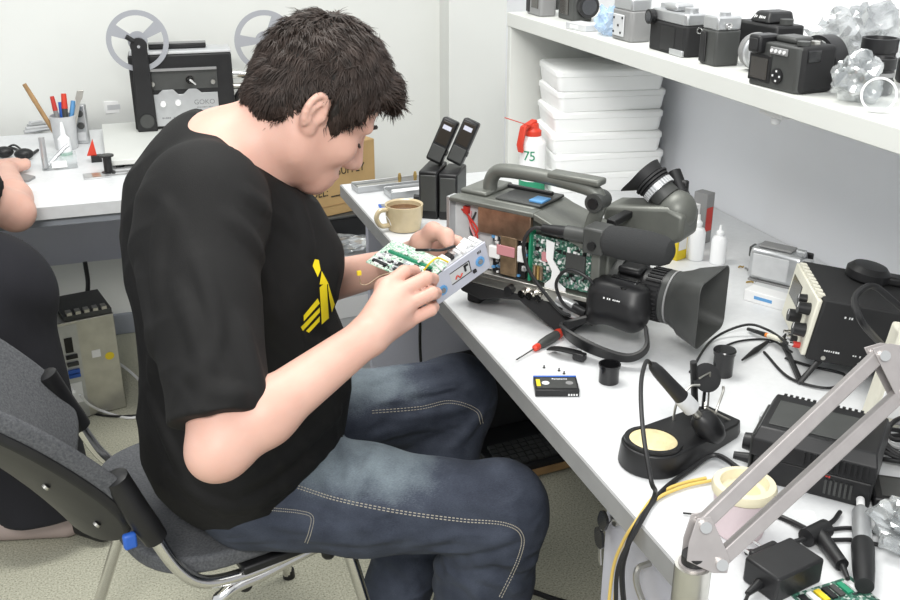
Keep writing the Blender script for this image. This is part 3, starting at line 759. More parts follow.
cloth_folds(s_, [([(196, 250), (212, 300), (218, 345)], 1.0), ([(178, 290), (200, 350), (206, 405)], 0.9), ([(238, 320), (254, 370), (262, 405)], 1.0), ([(226, 215), (258, 250), (272, 300)], 0.8),
    ([(288, 300), (298, 340), (306, 370)], 1.0), ([(236, 492), (282, 462), (338, 412)], 1.1), ([(215, 512), (268, 496), (318, 452)], 1.0), ([(152, 400), (168, 440), (192, 488)], 1.0), ([(298, 205), (306, 235), (308, 255)], 0.8),
    ([(268, 300), (292, 335), (330, 352)], 1.0), ([(140, 270), (150, 330), (152, 380)], 1.0), ([(250, 505), (295, 478), (340, 440)], 0.9), ([(272, 330), (300, 356), (335, 366)], 0.9), ([(168, 205), (158, 250), (160, 300)], 0.7), ([(190, 370), (215, 390), (250, 396)], 0.8), ([(240, 190), (275, 215), (300, 240)], 0.7), ([(170, 470), (205, 500), (240, 508)], 0.9)])
SHIRT = obj('t_shirt', s_.mesh('t_shirt', 1), 'shirt', MAN, ang=180)
# collar band
cb = []
for k in range(40):
    a = 2*math.pi*k/40; fr = frame(nd)
    cb.append(NB+nd*0.0+fr @ Vector((0.078*math.cos(a), 0.078*math.sin(a), 0)))
MB().tube(cb, 0.0055, 8, closed=True).build('collar', 'shirt', SHIRT)

# ---- jeans
HIR, HIL = Vector((0.155, 1.425, 0.535)), Vector((0.155, 1.60, 0.535))
KNR, KNL = onz(497, 510, 0.530), Vector((0.570, 1.63, 0.535))
ANR, ANL = Vector((0.475, 1.33, 0.10)), Vector((0.40, 1.52, 0.13))
j = SDF((-0.05, 1.02, 0.02), (0.80, 1.86, 0.80), 0.004)
j.ell((0.160, 1.51, 0.56), (0.140, 0.180, 0.112), 0)
j.ell((0.175, 1.51, 0.62), (0.145, 0.165, 0.10), 0.04)
for hi, kn, an in ((HIR, KNR, ANR), (HIL, KNL, ANL)):
    m = hi.lerp(kn, 0.45)
    j.cone(hi, m, 0.098, 0.086, 0.03); j.cone(m, kn, 0.086, 0.071, 0.03)
    j.ell(kn+Vector((0.016, 0, 0.004)), (0.062, 0.064, 0.070), 0.03)
    c = kn.lerp(an, 0.35)
    j.cone(kn, c, 0.068, 0.074, 0.025); j.cone(c, an, 0.074, 0.064, 0.03)
    j.cone(kn+Vector((0.012, 0, -0.02)), kn.lerp(an, 0.55)+Vector((0.02, 0, 0)), 0.060, 0.060, 0.03)
G = j.grid()
def crease(ph, sharp=0.55): return (np.abs(np.sin(ph))**sharp-1)*(0.55+0.6*np.sin(15*G[0]+11*G[2]+0.8*ph*0.31)*np.sin(13*G[1]+9*G[2]))
f1 = 0.0045*crease(70*(G[2]*0.9+0.42*G[0]+0.25*G[1])+1.6*np.sin(11*G[0]+8*G[2]))*np.clip(1-np.abs(G[0]-0.52)/0.13, 0, 1)*np.clip((0.58-G[2])/0.07, 0, 1)
f1 += 0.0045*crease(55*(G[0]*0.75+G[2]*0.9)+1.5*np.sin(14*G[1]))*np.clip(1-np.abs(G[0]-0.25)/0.14, 0, 1)
f1 += 0.0040*crease(62*(G[2]-0.22*G[0])+1.7*np.sin(9*G[0]+5*G[1]))*np.clip(1-np.abs(G[0]-0.40)/0.16, 0, 1)*np.clip((0.575-G[2])/0.05, 0, 1)
f1 += 0.0040*crease(52*(G[2]*0.6+G[0]*0.8)+1.4*np.sin(8*G[2]))*np.clip((0.43-G[2])/0.08, 0, 1)
f1 += 0.0018*wob(G, 38, 44, 52)
j.d += f1.astype(np.float32)
j.d = np.maximum(j.d, 0.462-G[2]-np.where((G[0] > 0.335), 1, 0)*1.0).astype(np.float32)
j.cut((0.475, 1.33, 0.11), (0, 0, -1))
cloth_folds(j, [([(436, 549), (478, 546), (520, 532)], 1.1), ([(428, 562), (470, 563), (514, 550)], 1.0), ([(410, 541), (455, 536), (496, 538)], 0.9), ([(448, 500), (488, 506), (524, 524)], 0.7),
    ([(342, 442), (352, 470), (346, 494)], 1.1), ([(376, 452), (362, 478), (352, 500)], 0.9), ([(318, 468), (332, 486), (336, 502)], 1.0), ([(296, 534), (360, 539), (424, 531)], 0.9), ([(270, 524), (330, 530), (384, 526)], 0.8),
    ([(438, 570), (468, 582), (482, 600)], 1.0), ([(498, 556), (520, 566), (534, 560)], 0.9), ([(460, 572), (496, 580), (520, 590)], 0.9), ([(384, 402), (430, 388), (476, 376)], 0.8), ([(392, 422), (436, 414), (472, 404)], 0.9), ([(366, 438), (408, 428), (450, 424)], 1.0), ([(452, 446), (468, 430), (484, 408)], 0.9), ([(360, 385), (400, 372), (440, 368)], 0.7), ([(390, 560), (410, 575), (420, 600)], 0.9)])
JEANS = obj('jeans', j.mesh('jeans', 1), 'denim', MAN, ang=180)
jm = JEANS.data; nv = len(jm.vertices); jv = np.zeros(nv*3, np.float32); jm.vertices.foreach_get('co', jv); jv = jv.reshape(-1, 3)
jn = np.zeros(nv*3, np.float32); jm.vertices.foreach_get('normal', jn); jn = jn.reshape(-1, 3)
fade = np.zeros(nv)
for hi, kn in ((HIR, KNR), (HIL, KNL)):                     # worn pale thigh fronts (they are part of the cloth)
    hv_ = np.array(hi); kv = np.array(kn); ax = kv-hv_; t = ((jv-hv_) @ ax)/(ax @ ax)
    q = jv-(hv_+np.clip(t, 0, 1)[:, None]*ax); top = q[:, 2]/(np.linalg.norm(q, axis=1)+1e-6)
    fade = np.maximum(fade, np.clip((top-0.35)/0.5, 0, 1)*np.clip((t-0.05)/0.2, 0, 1)*np.clip((0.88-t)/0.25, 0, 1)*(np.linalg.norm(q, axis=1) < 0.12))
at = jm.attributes.new('fade', 'FLOAT', 'POINT'); at.data.foreach_set('value', (fade*0.42).astype(np.float32))
# side seam stitching on the near leg
JB = bvh(JEANS); SB = bvh(SHIRT)
def stitch(px, name, r=0.0008, m='thread', rows=(-1.3, 1.3)):
    c = catmull([(x, y, 0) for x, y in px], 14); mb_ = MB()
    for off in rows:
        L = []
        for i in range(len(c)):
            t = (c[min(i+1, len(c)-1)]-c[max(i-1, 0)]).normalized(); L.append((c[i].x-t.y*off, c[i].y+t.x*off))
        pts = [hit(JB, x, y, 0.0004) for x, y in L]
        for i in range(len(pts)-1):
            if pts[i] is not None and pts[i+1] is not None and (pts[i]-pts[i+1]).length < 0.02: mb_.cyl(pts[i], pts[i].lerp(pts[i+1], 0.62), r, n=5)
    mb_.build(name, m, JEANS, kind='stuff')
stitch([(298, 487), (340, 500), (400, 512), (460, 520), (505, 524), (522, 536), (518, 560), (500, 598)], 'side_seam')
stitch([(272, 509), (300, 512), (312, 517), (310, 532), (306, 543)], 'pocket_seam', 0.0006)
stitch([(372, 412), (420, 408), (450, 402), (476, 410), (482, 424)], 'side_seam', 0.0007)
# shoes
for an, dr in ((ANR, (0.97, 0.1)), (ANL, (0.96, 0.2))):
    k = SDF((an.x-0.14, an.y-0.16, -0.002), (an.x+0.30, an.y+0.16, 0.20), 0.005)
    fx = Vector((dr[0], dr[1], 0)).normalized(); base = Vector((an.x, an.y, 0))
    k.cone(base+Vector((0, 0, 0.14)), base+Vector((0, 0, 0.06))-fx*0.01, 0.048, 0.045, 0.02)
    k.cone(base-fx*0.02+Vector((0, 0, 0.04)), base+fx*0.16+Vector((0, 0, 0.034)), 0.042, 0.044, 0.02)
    k.cone(base+fx*0.02+Vector((0, 0, 0.085)), base+fx*0.12+Vector((0, 0, 0.05)), 0.036, 0.030, 0.02)
    k.cut((0, 0, 0.002), (0, 0, -1))
    obj('shoe', k.mesh('shoe', 1), 'shoe', MAN, ang=180)
# ---- yellow print on the chest
def decal(tree, poly, name, m, parent, off=0.0015, step=2.0):
    xs = [p[0] for p in poly]; ys = [p[1] for p in poly]
    bm = bmesh.new(); vv = [bm.verts.new((x, y, 0)) for x, y in poly]; fc = bm.faces.new(vv)
    bmesh.ops.triangulate(bm, faces=[fc])
    for _ in range(4):
        lo = [e for e in bm.edges if e.calc_length() > step*1.5]
        if not lo: break
        bmesh.ops.subdivide_edges(bm, edges=lo, cuts=1); bmesh.ops.triangulate(bm, faces=bm.faces[:])
    bad = []
    for v in bm.verts:
        p = hit(tree, v.co.x, v.co.y, off)
        if p is None: bad.append(v)
        else: v.co = p
    bmesh.ops.delete(bm, geom=bad, context='VERTS')
    for e in [e for e in bm.edges if e.calc_length() > 0.03]:
        if e.is_valid: bm.edges.remove(e)
    me = bpy.data.meshes.new(name); bm.to_mesh(me); bm.free()
    if len(me.polygons): return obj(name, me, m, parent, ang=60)
for poly in ([(319, 287), (326, 281), (328, 318), (321, 324)], [(321, 271), (328, 284), (319, 284)],
             [(327, 282), (334, 304), (331, 312), (328.5, 297)], [(318, 260), (320, 270), (317, 277), (312, 266), (314, 259)],
             [(317, 298), (319, 303), (303, 321), (303, 315)],
             [(319, 307), (319, 312), (302, 331), (300, 327)],
             [(319, 316), (319, 321), (308, 333), (305, 331)]):
    decal(SB, poly, 'chest_print', 'yellow_print', SHIRT)
# ================================================================== second person (mostly out of frame, at the back desk)
P2 = thing('person', 'person in black clothes at the back desk, bare forearm on the desk edge', 'person', (0, 0, 0))
E2 = dep(15, 212, 2.30); Hd = dep(6, 172, 2.60); S2 = Vector((-0.47, 2.18, 1.02))
q = SDF((-0.92, 1.80, 0.60), (-0.10, 2.85, 1.50), 0.005)
q.cone(S2, E2, 0.052, 0.042, 0); q.cone(E2, E2.lerp(Hd, 0.3), 0.042, 0.044, 0.02); q.cone(E2.lerp(Hd, 0.3), Hd, 0.044, 0.028, 0.02)
fw = (Hd-E2).normalized(); sd = Vector((0, 0, 1)).cross(fw).normalized()
for k, o in enumerate((-0.030, -0.010, 0.010, 0.030)):
    m_ = Hd+fw*0.085+sd*o*1.1; q.cone(Hd, m_, 0.024, 0.015, 0.012)
    q.chain([m_, m_+fw*0.035+Vector((0, 0, 0.010)), m_+fw*0.060-Vector((0, 0, 0.004)), m_+fw*0.072-Vector((0, 0, 0.020))], [0.012, 0.0105, 0.0095, 0.008], 0.004)
q.chain([Hd+fw*0.03-sd*0.02, Hd+fw*0.055-sd*0.05, Hd+fw*0.085-sd*0.055, Hd+fw*0.105-sd*0.045], [0.017, 0.013, 0.011, 0.009], 0.008)
hd2 = Vector((-0.62, 2.24, 1.32))
q.ell(hd2, (0.095, 0.10, 0.115), 0.0); q.ell(hd2+Vector((0.0, 0.03, -0.06)), (0.06, 0.07, 0.07), 0.03)
q.cone(hd2+Vector((0, 0.105, -0.01)), hd2+Vector((0, 0.098, 0.02)), 0.012, 0.008, 0.012)
for s in (-1, 1):
    q.ell(hd2+Vector((s*0.093, -0.01, -0.01)), (0.010, 0.02, 0.032), 0.006); q.ell(hd2+Vector((s*0.032, 0.100, 0.012)), (0.018, 0.014, 0.012), 0.008, op='s')
q.cone(hd2-Vector((0, 0.02, 0.08)), Vector((-0.64, 2.16, 1.08)), 0.058, 0.075, 0.03)
q.cone(Vector((-0.64, 2.16, 1.06)), S2, 0.06, 0.05, 0.03); q.cone(Vector((-0.64, 2.16, 1.06)), Vector((-0.80, 2.18, 1.02)), 0.06, 0.05, 0.03)
q.cone(Vector((-0.80, 2.18, 1.02)), Vector((-0.84, 2.30, 0.80)), 0.05, 0.042, 0.02); q.cone(Vector((-0.84, 2.30, 0.80)), Vector((-0.74, 2.56, 0.785)), 0.042, 0.028, 0.02)
q.ell(Vector((-0.71, 2.64, 0.775)), (0.04, 0.07, 0.022), 0.02)
obj('body', q.mesh('body2', 1), 'skin', P2, ang=180)
q = SDF((-0.75, 2.08, 1.24), (-0.49, 2.36, 1.46), 0.005)
q.ell(hd2+Vector((0, -0.015, 0.02)), (0.105, 0.105, 0.11), 0); q.cut(hd2+Vector((0, 0.05, 0.0)), (0, 0.75, -0.65))
obj('hair', q.mesh('hair2', 1), 'hair_root', P2, ang=180)
q = SDF((-0.98, 1.86, 0.42), (-0.15, 2.45, 1.16), 0.006)
q.cone((-0.64, 2.08, 0.62), (-0.64, 2.14, 0.95), 0.17, 0.175, 0.0); q.cone(S2, (-0.80, 2.18, 1.02), 0.075, 0.075, 0.06)
q.cone(S2, S2.lerp(E2, 0.85), 0.068, 0.060, 0.03); q.cone((-0.80, 2.18, 1.02), (-0.83, 2.28, 0.85), 0.068, 0.058, 0.03)
dd = (E2-S2).normalized(); G = q.grid()
ru = (G[0]-S2.x)*dd.x+(G[1]-S2.y)*dd.y+(G[2]-S2.z)*dd.z
q.d = np.maximum(q.d, np.where(G[0] > S2.x-0.02, ru-(E2-S2).length*0.78, -1)).astype(np.float32)
obj('t_shirt', q.mesh('shirt2', 1), 'shirt', P2, ang=180)
K2 = dep(-8, 292, 2.16); A2 = onz(46, 505, 0.10)
q = SDF((-0.95, 1.70, 0.05), (-0.05, 2.60, 0.80), 0.006)
q.ell((-0.62, 2.06, 0.56), (0.20, 0.17, 0.13), 0)
q.cone((-0.54, 2.02, 0.55), K2, 0.11, 0.115, 0.05); q.cone(K2, A2, 0.118, 0.112, 0.05)
q.cone((-0.74, 2.06, 0.54), (-0.72, 2.44, 0.52), 0.10, 0.075, 0.04); q.cone((-0.72, 2.44, 0.52), (-0.70, 2.44, 0.10), 0.075, 0.07, 0.03)
G = q.grid(); q.d += (0.005*np.sin(40*(G[0]*0.9+G[2]*0.45)+2*np.sin(9*G[2]))).astype(np.float32)
q.cut((0, 0, 0.105), (0, 0, -1))
obj('trousers', q.mesh('trousers2', 1), 'trousers', P2, ang=180)
def shoe2(a, bb, m, r=0.040):
    k = SDF(np.minimum(np.array(a), np.array(bb))-0.1, np.maximum(np.array(a), np.array(bb))+0.1, 0.005)
    k.cone(a, bb, r, r*0.9, 0); k.cone(Vector(a)+Vector((0, 0, 0.03)), Vector(a).lerp(Vector(bb), 0.4)+Vector((0, 0, 0.015)), r, r*0.9, 0.02); k.cut((0, 0, 0.003), (0, 0, -1))
    return obj('shoe', k.mesh('shoe2', 1), m, P2, ang=180)
shoe2(onz(-15, 520, 0.050), onz(66, 518, 0.046), 'sock', 0.050)
shoe2(onz(78, 518, 0.040), onz(102, 528, 0.036), 'shoe', 0.036)
shoe2((-0.70, 2.42, 0.045), (-0.70, 2.55, 0.04), 'shoe', 0.042)

# ================================================================== what the man holds
rnd = random.Random(7)
def quadframe(a, bb, c):              # origin a, x towards bb, y towards c (made square)
    a, bb, c = Vector(a), Vector(bb), Vector(c); x = (bb-a); lx = x.length; x = x/lx
    y = (c-a); y = y-x*y.dot(x); ly = y.length; y = y/ly; z = x.cross(y)
    return basis(a, x, y, z), lx, ly
mt, lx, ly = quadframe(dep(366, 262, 1.470), dep(424, 286, 1.440), dep(383, 237, 1.535))
if (mt.col[2].to_3d()).dot(Vector(_f)) > 0: pass
fz = -1 if mt.col[2].to_3d().dot(Vector(_f)) > 0 else 1
pcb = thing('circuit_board', 'pale green circuit board held in the hands of the man', 'circuit board', mt=mt)
MB().b2((0, 0, -0.0008), (lx, ly, 0.0008)).build('board', 'pcb_pale', pcb)
MB().b2((0.014, ly*0.62, fz*0.0009), (lx*0.86, ly*0.94, fz*0.006)).build('daughter_board', 'pcb_pale', pcb)
MB().b2((0.012, ly*0.555, fz*0.0009), (lx*0.88, ly*0.61, fz*0.0045)).build('connector', 'green', pcb)
MB().b2((0.006, 0.006, fz*0.0009), (0.030, 0.0115, fz*0.004)).build('connector', 'black', pcb)
MB().b2((0.042, 0.004, fz*0.0009), (0.050, 0.011, fz*0.004)).build('connector', 'black', pcb)
m = MB(); m2 = MB(); m3 = MB()
for i in range(150):
    x, y = rnd.uniform(0.004, lx-0.006), rnd.uniform(0.004, ly*0.52); w, h = rnd.choice([(0.0018, 0.001), (0.001, 0.0018), (0.003, 0.0025), (0.004, 0.0022)])
    (m, m2, m3)[i % 3].b2((x-w, y-h, fz*0.0009), (x+w, y+h, fz*rnd.uniform(0.0016, 0.0028)))
m.build('chips', 'black', pcb, kind='stuff'); m2.build('pads', 'silver', pcb, kind='stuff'); m3.build('chips', 'white', pcb, kind='stuff')
# mechanism
A0, C0, B0 = dep(430, 279, 1.478), dep(484, 241, 1.520), dep(443, 300, 1.515)
mt, lx, ly = quadframe(A0, C0, B0)
fz = -1 if mt.col[2].to_3d().dot(Vector(_f)) > 0 else 1
ly = max(ly, 0.045)
mec = thing('tape_mechanism', 'metal cassette mechanism with flat plate lifted out of the camera body', 'tape deck', mt=mt)
def mz(a, bb): return sorted((fz*a, fz*bb))
def mbx(name, a, bb, m, par=None, bev=0.0): return MB().b2((a[0], a[1], fz*a[2]), (bb[0], bb[1], fz*bb[2])).build(name, m, par or mec, bev)
pl = mbx('plate', (0, 0, 0.0), (lx, ly, 0.003), 'plate', None, 0.001)
mbx('frame', (0.004, 0.0, -0.022), (lx-0.002, 0.004, -0.0005), 'silver')
mbx('frame', (lx-0.005, 0.002, -0.030), (lx-0.001, ly-0.002, -0.0005), 'dark_grey')
mbx('frame', (0.003, ly-0.004, -0.022), (lx-0.006, ly-0.001, -0.0005), 'dark_grey')
mbx('chassis', (0.006, 0.005, -0.030), (lx-0.006, ly-0.005, -0.020), 'steel')
for cx, cy in ((0.014, ly*0.60), (lx-0.018, ly*0.52)):
    sp = MB().ring((cx, cy, fz*0.003), (cx, cy, fz*0.005), 0.0082, 0.0045, 24).build('spool', 'blue_light', mec)
    MB().cyl((cx, cy, fz*0.003), (cx, cy, fz*0.0065), 0.0040, n=12).build('spool_hub', 'print_grey', sp)
wx0, wx1, wy0, wy1 = lx*0.30, lx*0.66, ly*0.22, ly*0.66
mbx('window_frame', (wx0, wy0, 0.0030), (wx1, wy1, 0.0034), 'light_grey')
for a, bb in (((wx0, wy0), (wx1, wy0+0.0012)), ((wx1-0.0012, wy0), (wx1, wy1)), ((wx0, wy1-0.0012), (wx1, wy1))):
    mbx('window_edge', (*a, 0.0034), (*bb, 0.0040), 'print_black')
mbx('latch', (wx1-0.012, wy0+0.003, 0.0035), (wx1-0.004, wy0+0.006, 0.005), 'black'); mbx('latch', (wx1-0.012, wy0+0.003, 0.0035), (wx1-0.009, wy0+0.014, 0.005), 'black')
MB().tube(catmull([(wx0+0.008, wy1-0.006, fz*0.004), (wx0+0.012, wy1-0.011, fz*0.005), (wx0+0.016, wy1-0.005, fz*0.005), (wx0+0.022, wy1-0.009, fz*0.004)], 4), 0.0010, 6).build('wire', 'red', mec)
mbx('stop', (wx1+0.002, wy1, 0.003), (wx1+0.008, wy1+0.005, 0.006), 'black')
for k in range(14):                                   # levers and ribs on the top side
    x = 0.008+k*(lx-0.02)/13; yy = rnd.uniform(-0.002, 0.001)
    mbx('lever', (x, -0.004, -0.030+rnd.uniform(0, 0.010)), (x+rnd.uniform(0.003, 0.007), 0.0, -0.003-rnd.uniform(0, 0.006)), rnd.choice(['white', 'silver', 'black', 'white']))
scrawl(3, 0.008, 0.005, 'print_black', mec, T(lx*0.86, ly*0.20, fz*0.0032) @ R(180 if fz < 0 else 0, 'X'), 3)
# loose wires between board, mechanism and hands
def cable(name, pts, r, m, label, cat='cable', group=None, n=8, seg=8):
    o = MB().tube(catmull(pts, seg), r, n).build(name, m); return tag(o, label, cat, group)
cable('ribbon_wire', [dep(418, 262, 1.470), dep(428, 256, 1.462), dep(436, 264, 1.466), dep(442, 270, 1.474)], 0.0016, 'white', 'short white wires joining the green board to the metal mechanism', 'wire')
cable('ribbon_wire', [dep(424, 270, 1.462), dep(431, 262, 1.452), dep(438, 258, 1.470), dep(448, 262, 1.486)], 0.0014, 'yellow', 'thin yellow wire joining the green board to the metal mechanism', 'wire')
cable('ribbon_wire', [dep(416, 250, 1.49), dep(430, 250, 1.47), dep(442, 250, 1.49), dep(455, 246, 1.505)], 0.0022, 'black', 'black flat wire running from green board over the metal mechanism', 'wire')
hang = thing('wire_lead', 'brown twin wire with yellow plug hanging from the green board', 'wire')
MB().tube(catmull([dep(394, 272, 1.452), dep(380, 276, 1.45), dep(368, 284, 1.448), dep(361, 284, 1.448), dep(360, 277, 1.448)], 7), 0.0008, 6).build('lead', 'flex', hang)
MB().box(dep(359, 273, 1.448), (0.006, 0.005, 0.006)).build('plug', 'yellow', hang)

# ================================================================== the large camcorder
a_ = Vector((0.582, -0.813, 0)).normalized(); n_ = Vector((0.813, 0.582, 0))
CO = Vector((0.577, 1.562, DZ+0.001))
cmt = basis(CO, a_, n_, (0, 0, 1))
cc = thing('video_camera', 'large grey shoulder video camera with its side opened and boards exposed', 'video camera', mt=cmt)
W = 0.125                          # body width (y), near side at y = 0
# shells
MB().prism([(-0.050, 0.085), (-0.045, 0.205), (0.11, 0.205), (0.135, 0.195), (0.225, 0.168), (0.258, 0.15), (0.258, 0.075), (0.20, 0.068), (-0.03, 0.068)], 0.022, W, basis((0, 0, 0), (1, 0, 0), (0, 0, 1), (0, 1, 0))).build('body', 'gun_grey', cc, 0.004)
top = MB().b2((-0.048, 0.0, 0.196), (0.125, 0.030, 0.204)); top.build('top_rail', 'gun_grey', cc, 0.002)
MB().prism([(0.125, 0.204), (0.235, 0.165), (0.235, 0.155), (0.125, 0.192)], 0.0, 0.03, basis((0, 0, 0), (1, 0, 0), (0, 0, 1), (0, 1, 0))).build('top_slope', 'gun_grey', cc, 0.002)
MB().b2((-0.05, 0.0, 0.070), (0.25, 0.024, 0.078)).build('bottom_rail', 'steel', cc, 0.001)
MB().b2((-0.052, 0.0, 0.078), (-0.045, 0.024, 0.204)).build('rear_frame', 'silver', cc, 0.001)
MB().b2((0.236, 0.0, 0.078), (0.252, 0.026, 0.160)).build('front_frame', 'gun_grey', cc, 0.002)
# interior seen through the open side
MB().b2((-0.045, 0.018, 0.08), (0.035, 0.0225, 0.195)).build('inner_plate', 'light_grey', cc)
MB().b2((0.012, 0.004, 0.150), (0.118, 0.012, 0.196)).build('copper_shield', 'copper', cc, 0.001)
MB().b2((0.040, 0.012, 0.080), (0.106, 0.0215, 0.150)).build('inner_board', 'black', cc)
fx_ = MB().b2((0.060, 0.003, 0.082), (0.092, 0.010, 0.152)).build('flex_cable', 'flex', cc, 0.001)
MB().b2((0.054, 0.000, 0.118), (0.090, 0.0028, 0.136)).build('pink_pad', 'pink', fx_, 0.001)
MB().b2((0.036, 0.002, 0.108), (0.058, 0.011, 0.130)).build('white_connector', 'white', cc, 0.002)
MB().b2((0.094, 0.002, 0.112), (0.108, 0.011, 0.140)).build('white_connector', 'white', cc, 0.002)
MB().b2((0.116, 0.004, 0.082), (0.120, 0.020, 0.172)).build('board_edge', 'green', cc)
MB().b2((0.120, 0.012, 0.082), (0.234, 0.016, 0.164)).build('circuit_board', 'pcb', cc)
MB().b2((0.186, 0.006, 0.112), (0.222, 0.0118, 0.146)).build('large_chip', 'dark_grey', cc, 0.001)
MB().b2((0.140, 0.006, 0.122), (0.154, 0.0118, 0.138)).build('pink_chip', 'pink', cc, 0.001)
m = MB(); m2 = MB(); m3 = MB(); m4 = MB()
for i in range(110):
    x = rnd.uniform(0.124, 0.230); z = rnd.uniform(0.086, 0.160); w, h = rnd.uniform(0.001, 0.003), rnd.uniform(0.001, 0.003)
    (m, m2, m3)[i % 3].b2((x-w, 0.0095, z-h), (x+w, 0.0119, z+h))
for i in range(60):
    x = rnd.uniform(0.040, 0.108); z = rnd.uniform(0.082, 0.150); w, h = rnd.uniform(0.0015, 0.004), rnd.uniform(0.0015, 0.004)
    (m2, m3, m4)[i % 3].b2((x-w, 0.008, z-h), (x+w, 0.0119, z+h))
m.build('chips', 'black', cc, kind='stuff'); m2.build('solder_points', 'silver', cc, kind='stuff'); m3.build('capacitors', 'white', cc, kind='stuff'); m4.build('blue_parts', 'blue_light', cc, kind='stuff')
rb = [(0.150, 0.163), (0.166, 0.160), (0.164, 0.130), (0.178, 0.112), (0.176, 0.092), (0.190, 0.084), (0.190, 0.074), (0.150, 0.074), (0.150, 0.084), (0.162, 0.096), (0.163, 0.110), (0.151, 0.130)]
MB().prism(rb, 0.003, 0.0045, basis((0, 0, 0), (1, 0, 0), (0, 0, 1), (0, 1, 0))).build('ribbon_cable', 'white', cc)
for k, (x, m_) in enumerate(((0.128, 'copper'), (0.135, 'brass'), (0.141, 'copper'))):
    MB().cyl((x, 0.006, 0.088), (x, 0.006, 0.112), 0.0032, n=10).build('coil', m_, cc)
for k, m_ in enumerate(('red_dark', 'red_dark', 'pink', 'black')):
    MB().tube(catmull([(-0.030+0.01*k, 0.016, 0.180), (-0.005, 0.006, 0.170-0.006*k), (0.012, 0.004, 0.150-0.01*k), (-0.01+0.012*k, 0.008, 0.120), (0.02, 0.012, 0.100+0.01*k)], 5), 0.0018, 6).build('wire', m_, cc)
MB().box((-0.018, 0.014, 0.182), (0.010, 0.008, 0.012)).build('plug', 'red_dark', cc)
# below the opening : connector strip
MB().b2((-0.02, 0.004, 0.052), (0.19, 0.10, 0.070)).build('connector_strip', 'steel', cc, 0.002)
for x, r, m_ in ((0.085, 0.008, 'black'), (0.112, 0.007, 'chrome'), (0.128, 0.007, 'chrome'), (0.145, 0.007, 'chrome')):
    MB().cyl((x, 0.006, 0.060), (x, -0.010, 0.060), r, n=14).build('socket', m_, cc)
for x, z, r in ((0.192, 0.062, 0.010), (0.206, 0.048, 0.009)):
    c_ = MB().cyl((x-0.012, 0.0, z), (x+0.022, -0.006, z-0.003), r, n=14).build('cable_plug', 'silver', cc); MB().cyl((x+0.020, -0.006, z-0.003), (x+0.045, -0.010, z-0.006), r*0.8, r*0.6, 14).build('plug_boot', 'black', c_)
# shoulder pad
pad = [(-0.030, 0.052), (-0.024, 0.030), (0.02, 0.022), (0.06, 0.034), (0.10, 0.040), (0.125, 0.026), (0.150, 0.012), (0.175, 0.0), (0.200, 0.0), (0.205, 0.018), (0.180, 0.035), (0.150, 0.055)]
MB().prism(pad, 0.004, 0.115, basis((0, 0, 0), (1, 0, 0), (0, 0, 1), (0, 1, 0))).build('shoulder_pad', 'black_matt', cc, 0.004)
MB().b2((-0.028, 0.03, 0.0), (0.0, 0.10, 0.034)).build('rear_foot', 'black_matt', cc, 0.004)
# top deck details
MB().b2((-0.044, 0.030, 0.204), (0.012, 0.118, 0.213)).build('rear_cover', 'gun_grey', cc, 0.004)
MB().b2((0.03, 0.030, 0.2045), (0.12, 0.115, 0.209)).build('top_plate', 'dark_grey', cc, 0.002)
MB().b2((0.092, 0.040, 0.209), (0.118, 0.070, 0.213)).build('label_plate', 'blue_light', cc, 0.001)
MB().cyl((0.02, 0.09, 0.214), (0.11, 0.09, 0.214), 0.004, n=10).build('top_bar', 'black', cc)
# carrying handle
hp_ = [(0.000, 0.062, 0.200), (0.000, 0.062, 0.225), (0.010, 0.062, 0.242), (0.030, 0.062, 0.249), (0.10, 0.062, 0.251), (0.17, 0.062, 0.247), (0.205, 0.062, 0.240), (0.214, 0.062, 0.222), (0.205, 0.062, 0.19), (0.200, 0.062, 0.170)]
hd = MB().tube(catmull(hp_, 6), 0.0145, 12, sq=(1.0, 0.85)).build('carry_handle', 'gun_grey', cc)
MB().b2((0.120, 0.048, 0.252), (0.218, 0.078, 0.264)).build('handle_cap', 'gun_grey', hd, 0.004)
MB().cyl((0.212, 0.044, 0.226), (0.212, 0.080, 0.226), 0.016, n=20).build('handle_knuckle', 'dark_grey', hd)
MB().cyl((0.212, 0.040, 0.226), (0.212, 0.0445, 0.226), 0.009, n=14).build('screw_head', 'black', hd)
# microphone on the near side
ms = Vector((0.175, 0.0, 0.183)); me_ = Vector((0.385, 0.004, 0.187))
MB().cyl((0.145, 0.0, 0.182), (0.195, 0.0, 0.184), 0.008, 0.011, 14).build('mic_plug', 'black', cc)
MB().cyl((0.190, 0.0, 0.184), (0.262, 0.001, 0.185), 0.0125, n=18).build('mic_barrel', 'dark_grey', cc)
MB().b2((0.225, -0.014, 0.160), (0.262, 0.030, 0.204)).build('mic_clamp', 'dark_grey', cc, 0.004)
MB().cyl((0.244, -0.020, 0.176), (0.244, -0.013, 0.176), 0.007, n=12).build('clamp_screw', 'black', cc)
MB().lathe([(0.017, 0), (0.024, 0.006), (0.0265, 0.03), (0.0265, 0.075), (0.024, 0.10), (0.019, 0.111), (0.010, 0.116), (0, 0.117)], (0.258, 0.001, 0.185), (1, 0.01, 0.01), 24).build('foam_windshield', 'foam', cc)
MB().tube(catmull([(0.150, 0.0, 0.182), (0.128, -0.006, 0.180), (0.118, -0.016, 0.155), (0.130, -0.020, 0.115), (0.165, -0.018, 0.075), (0.195, -0.016, 0.050), (0.21, -0.010, 0.045)], 8), 0.0032, 8).build('mic_cable', 'cable', cc)
MB().tube(catmull([(0.262, 0.0, 0.080), (0.240, -0.012, 0.118), (0.205, -0.018, 0.128), (0.185, -0.020, 0.100), (0.200, -0.018, 0.066), (0.232, -0.010, 0.050)], 8), 0.0028, 8).build('lens_cable', 'cable', cc)
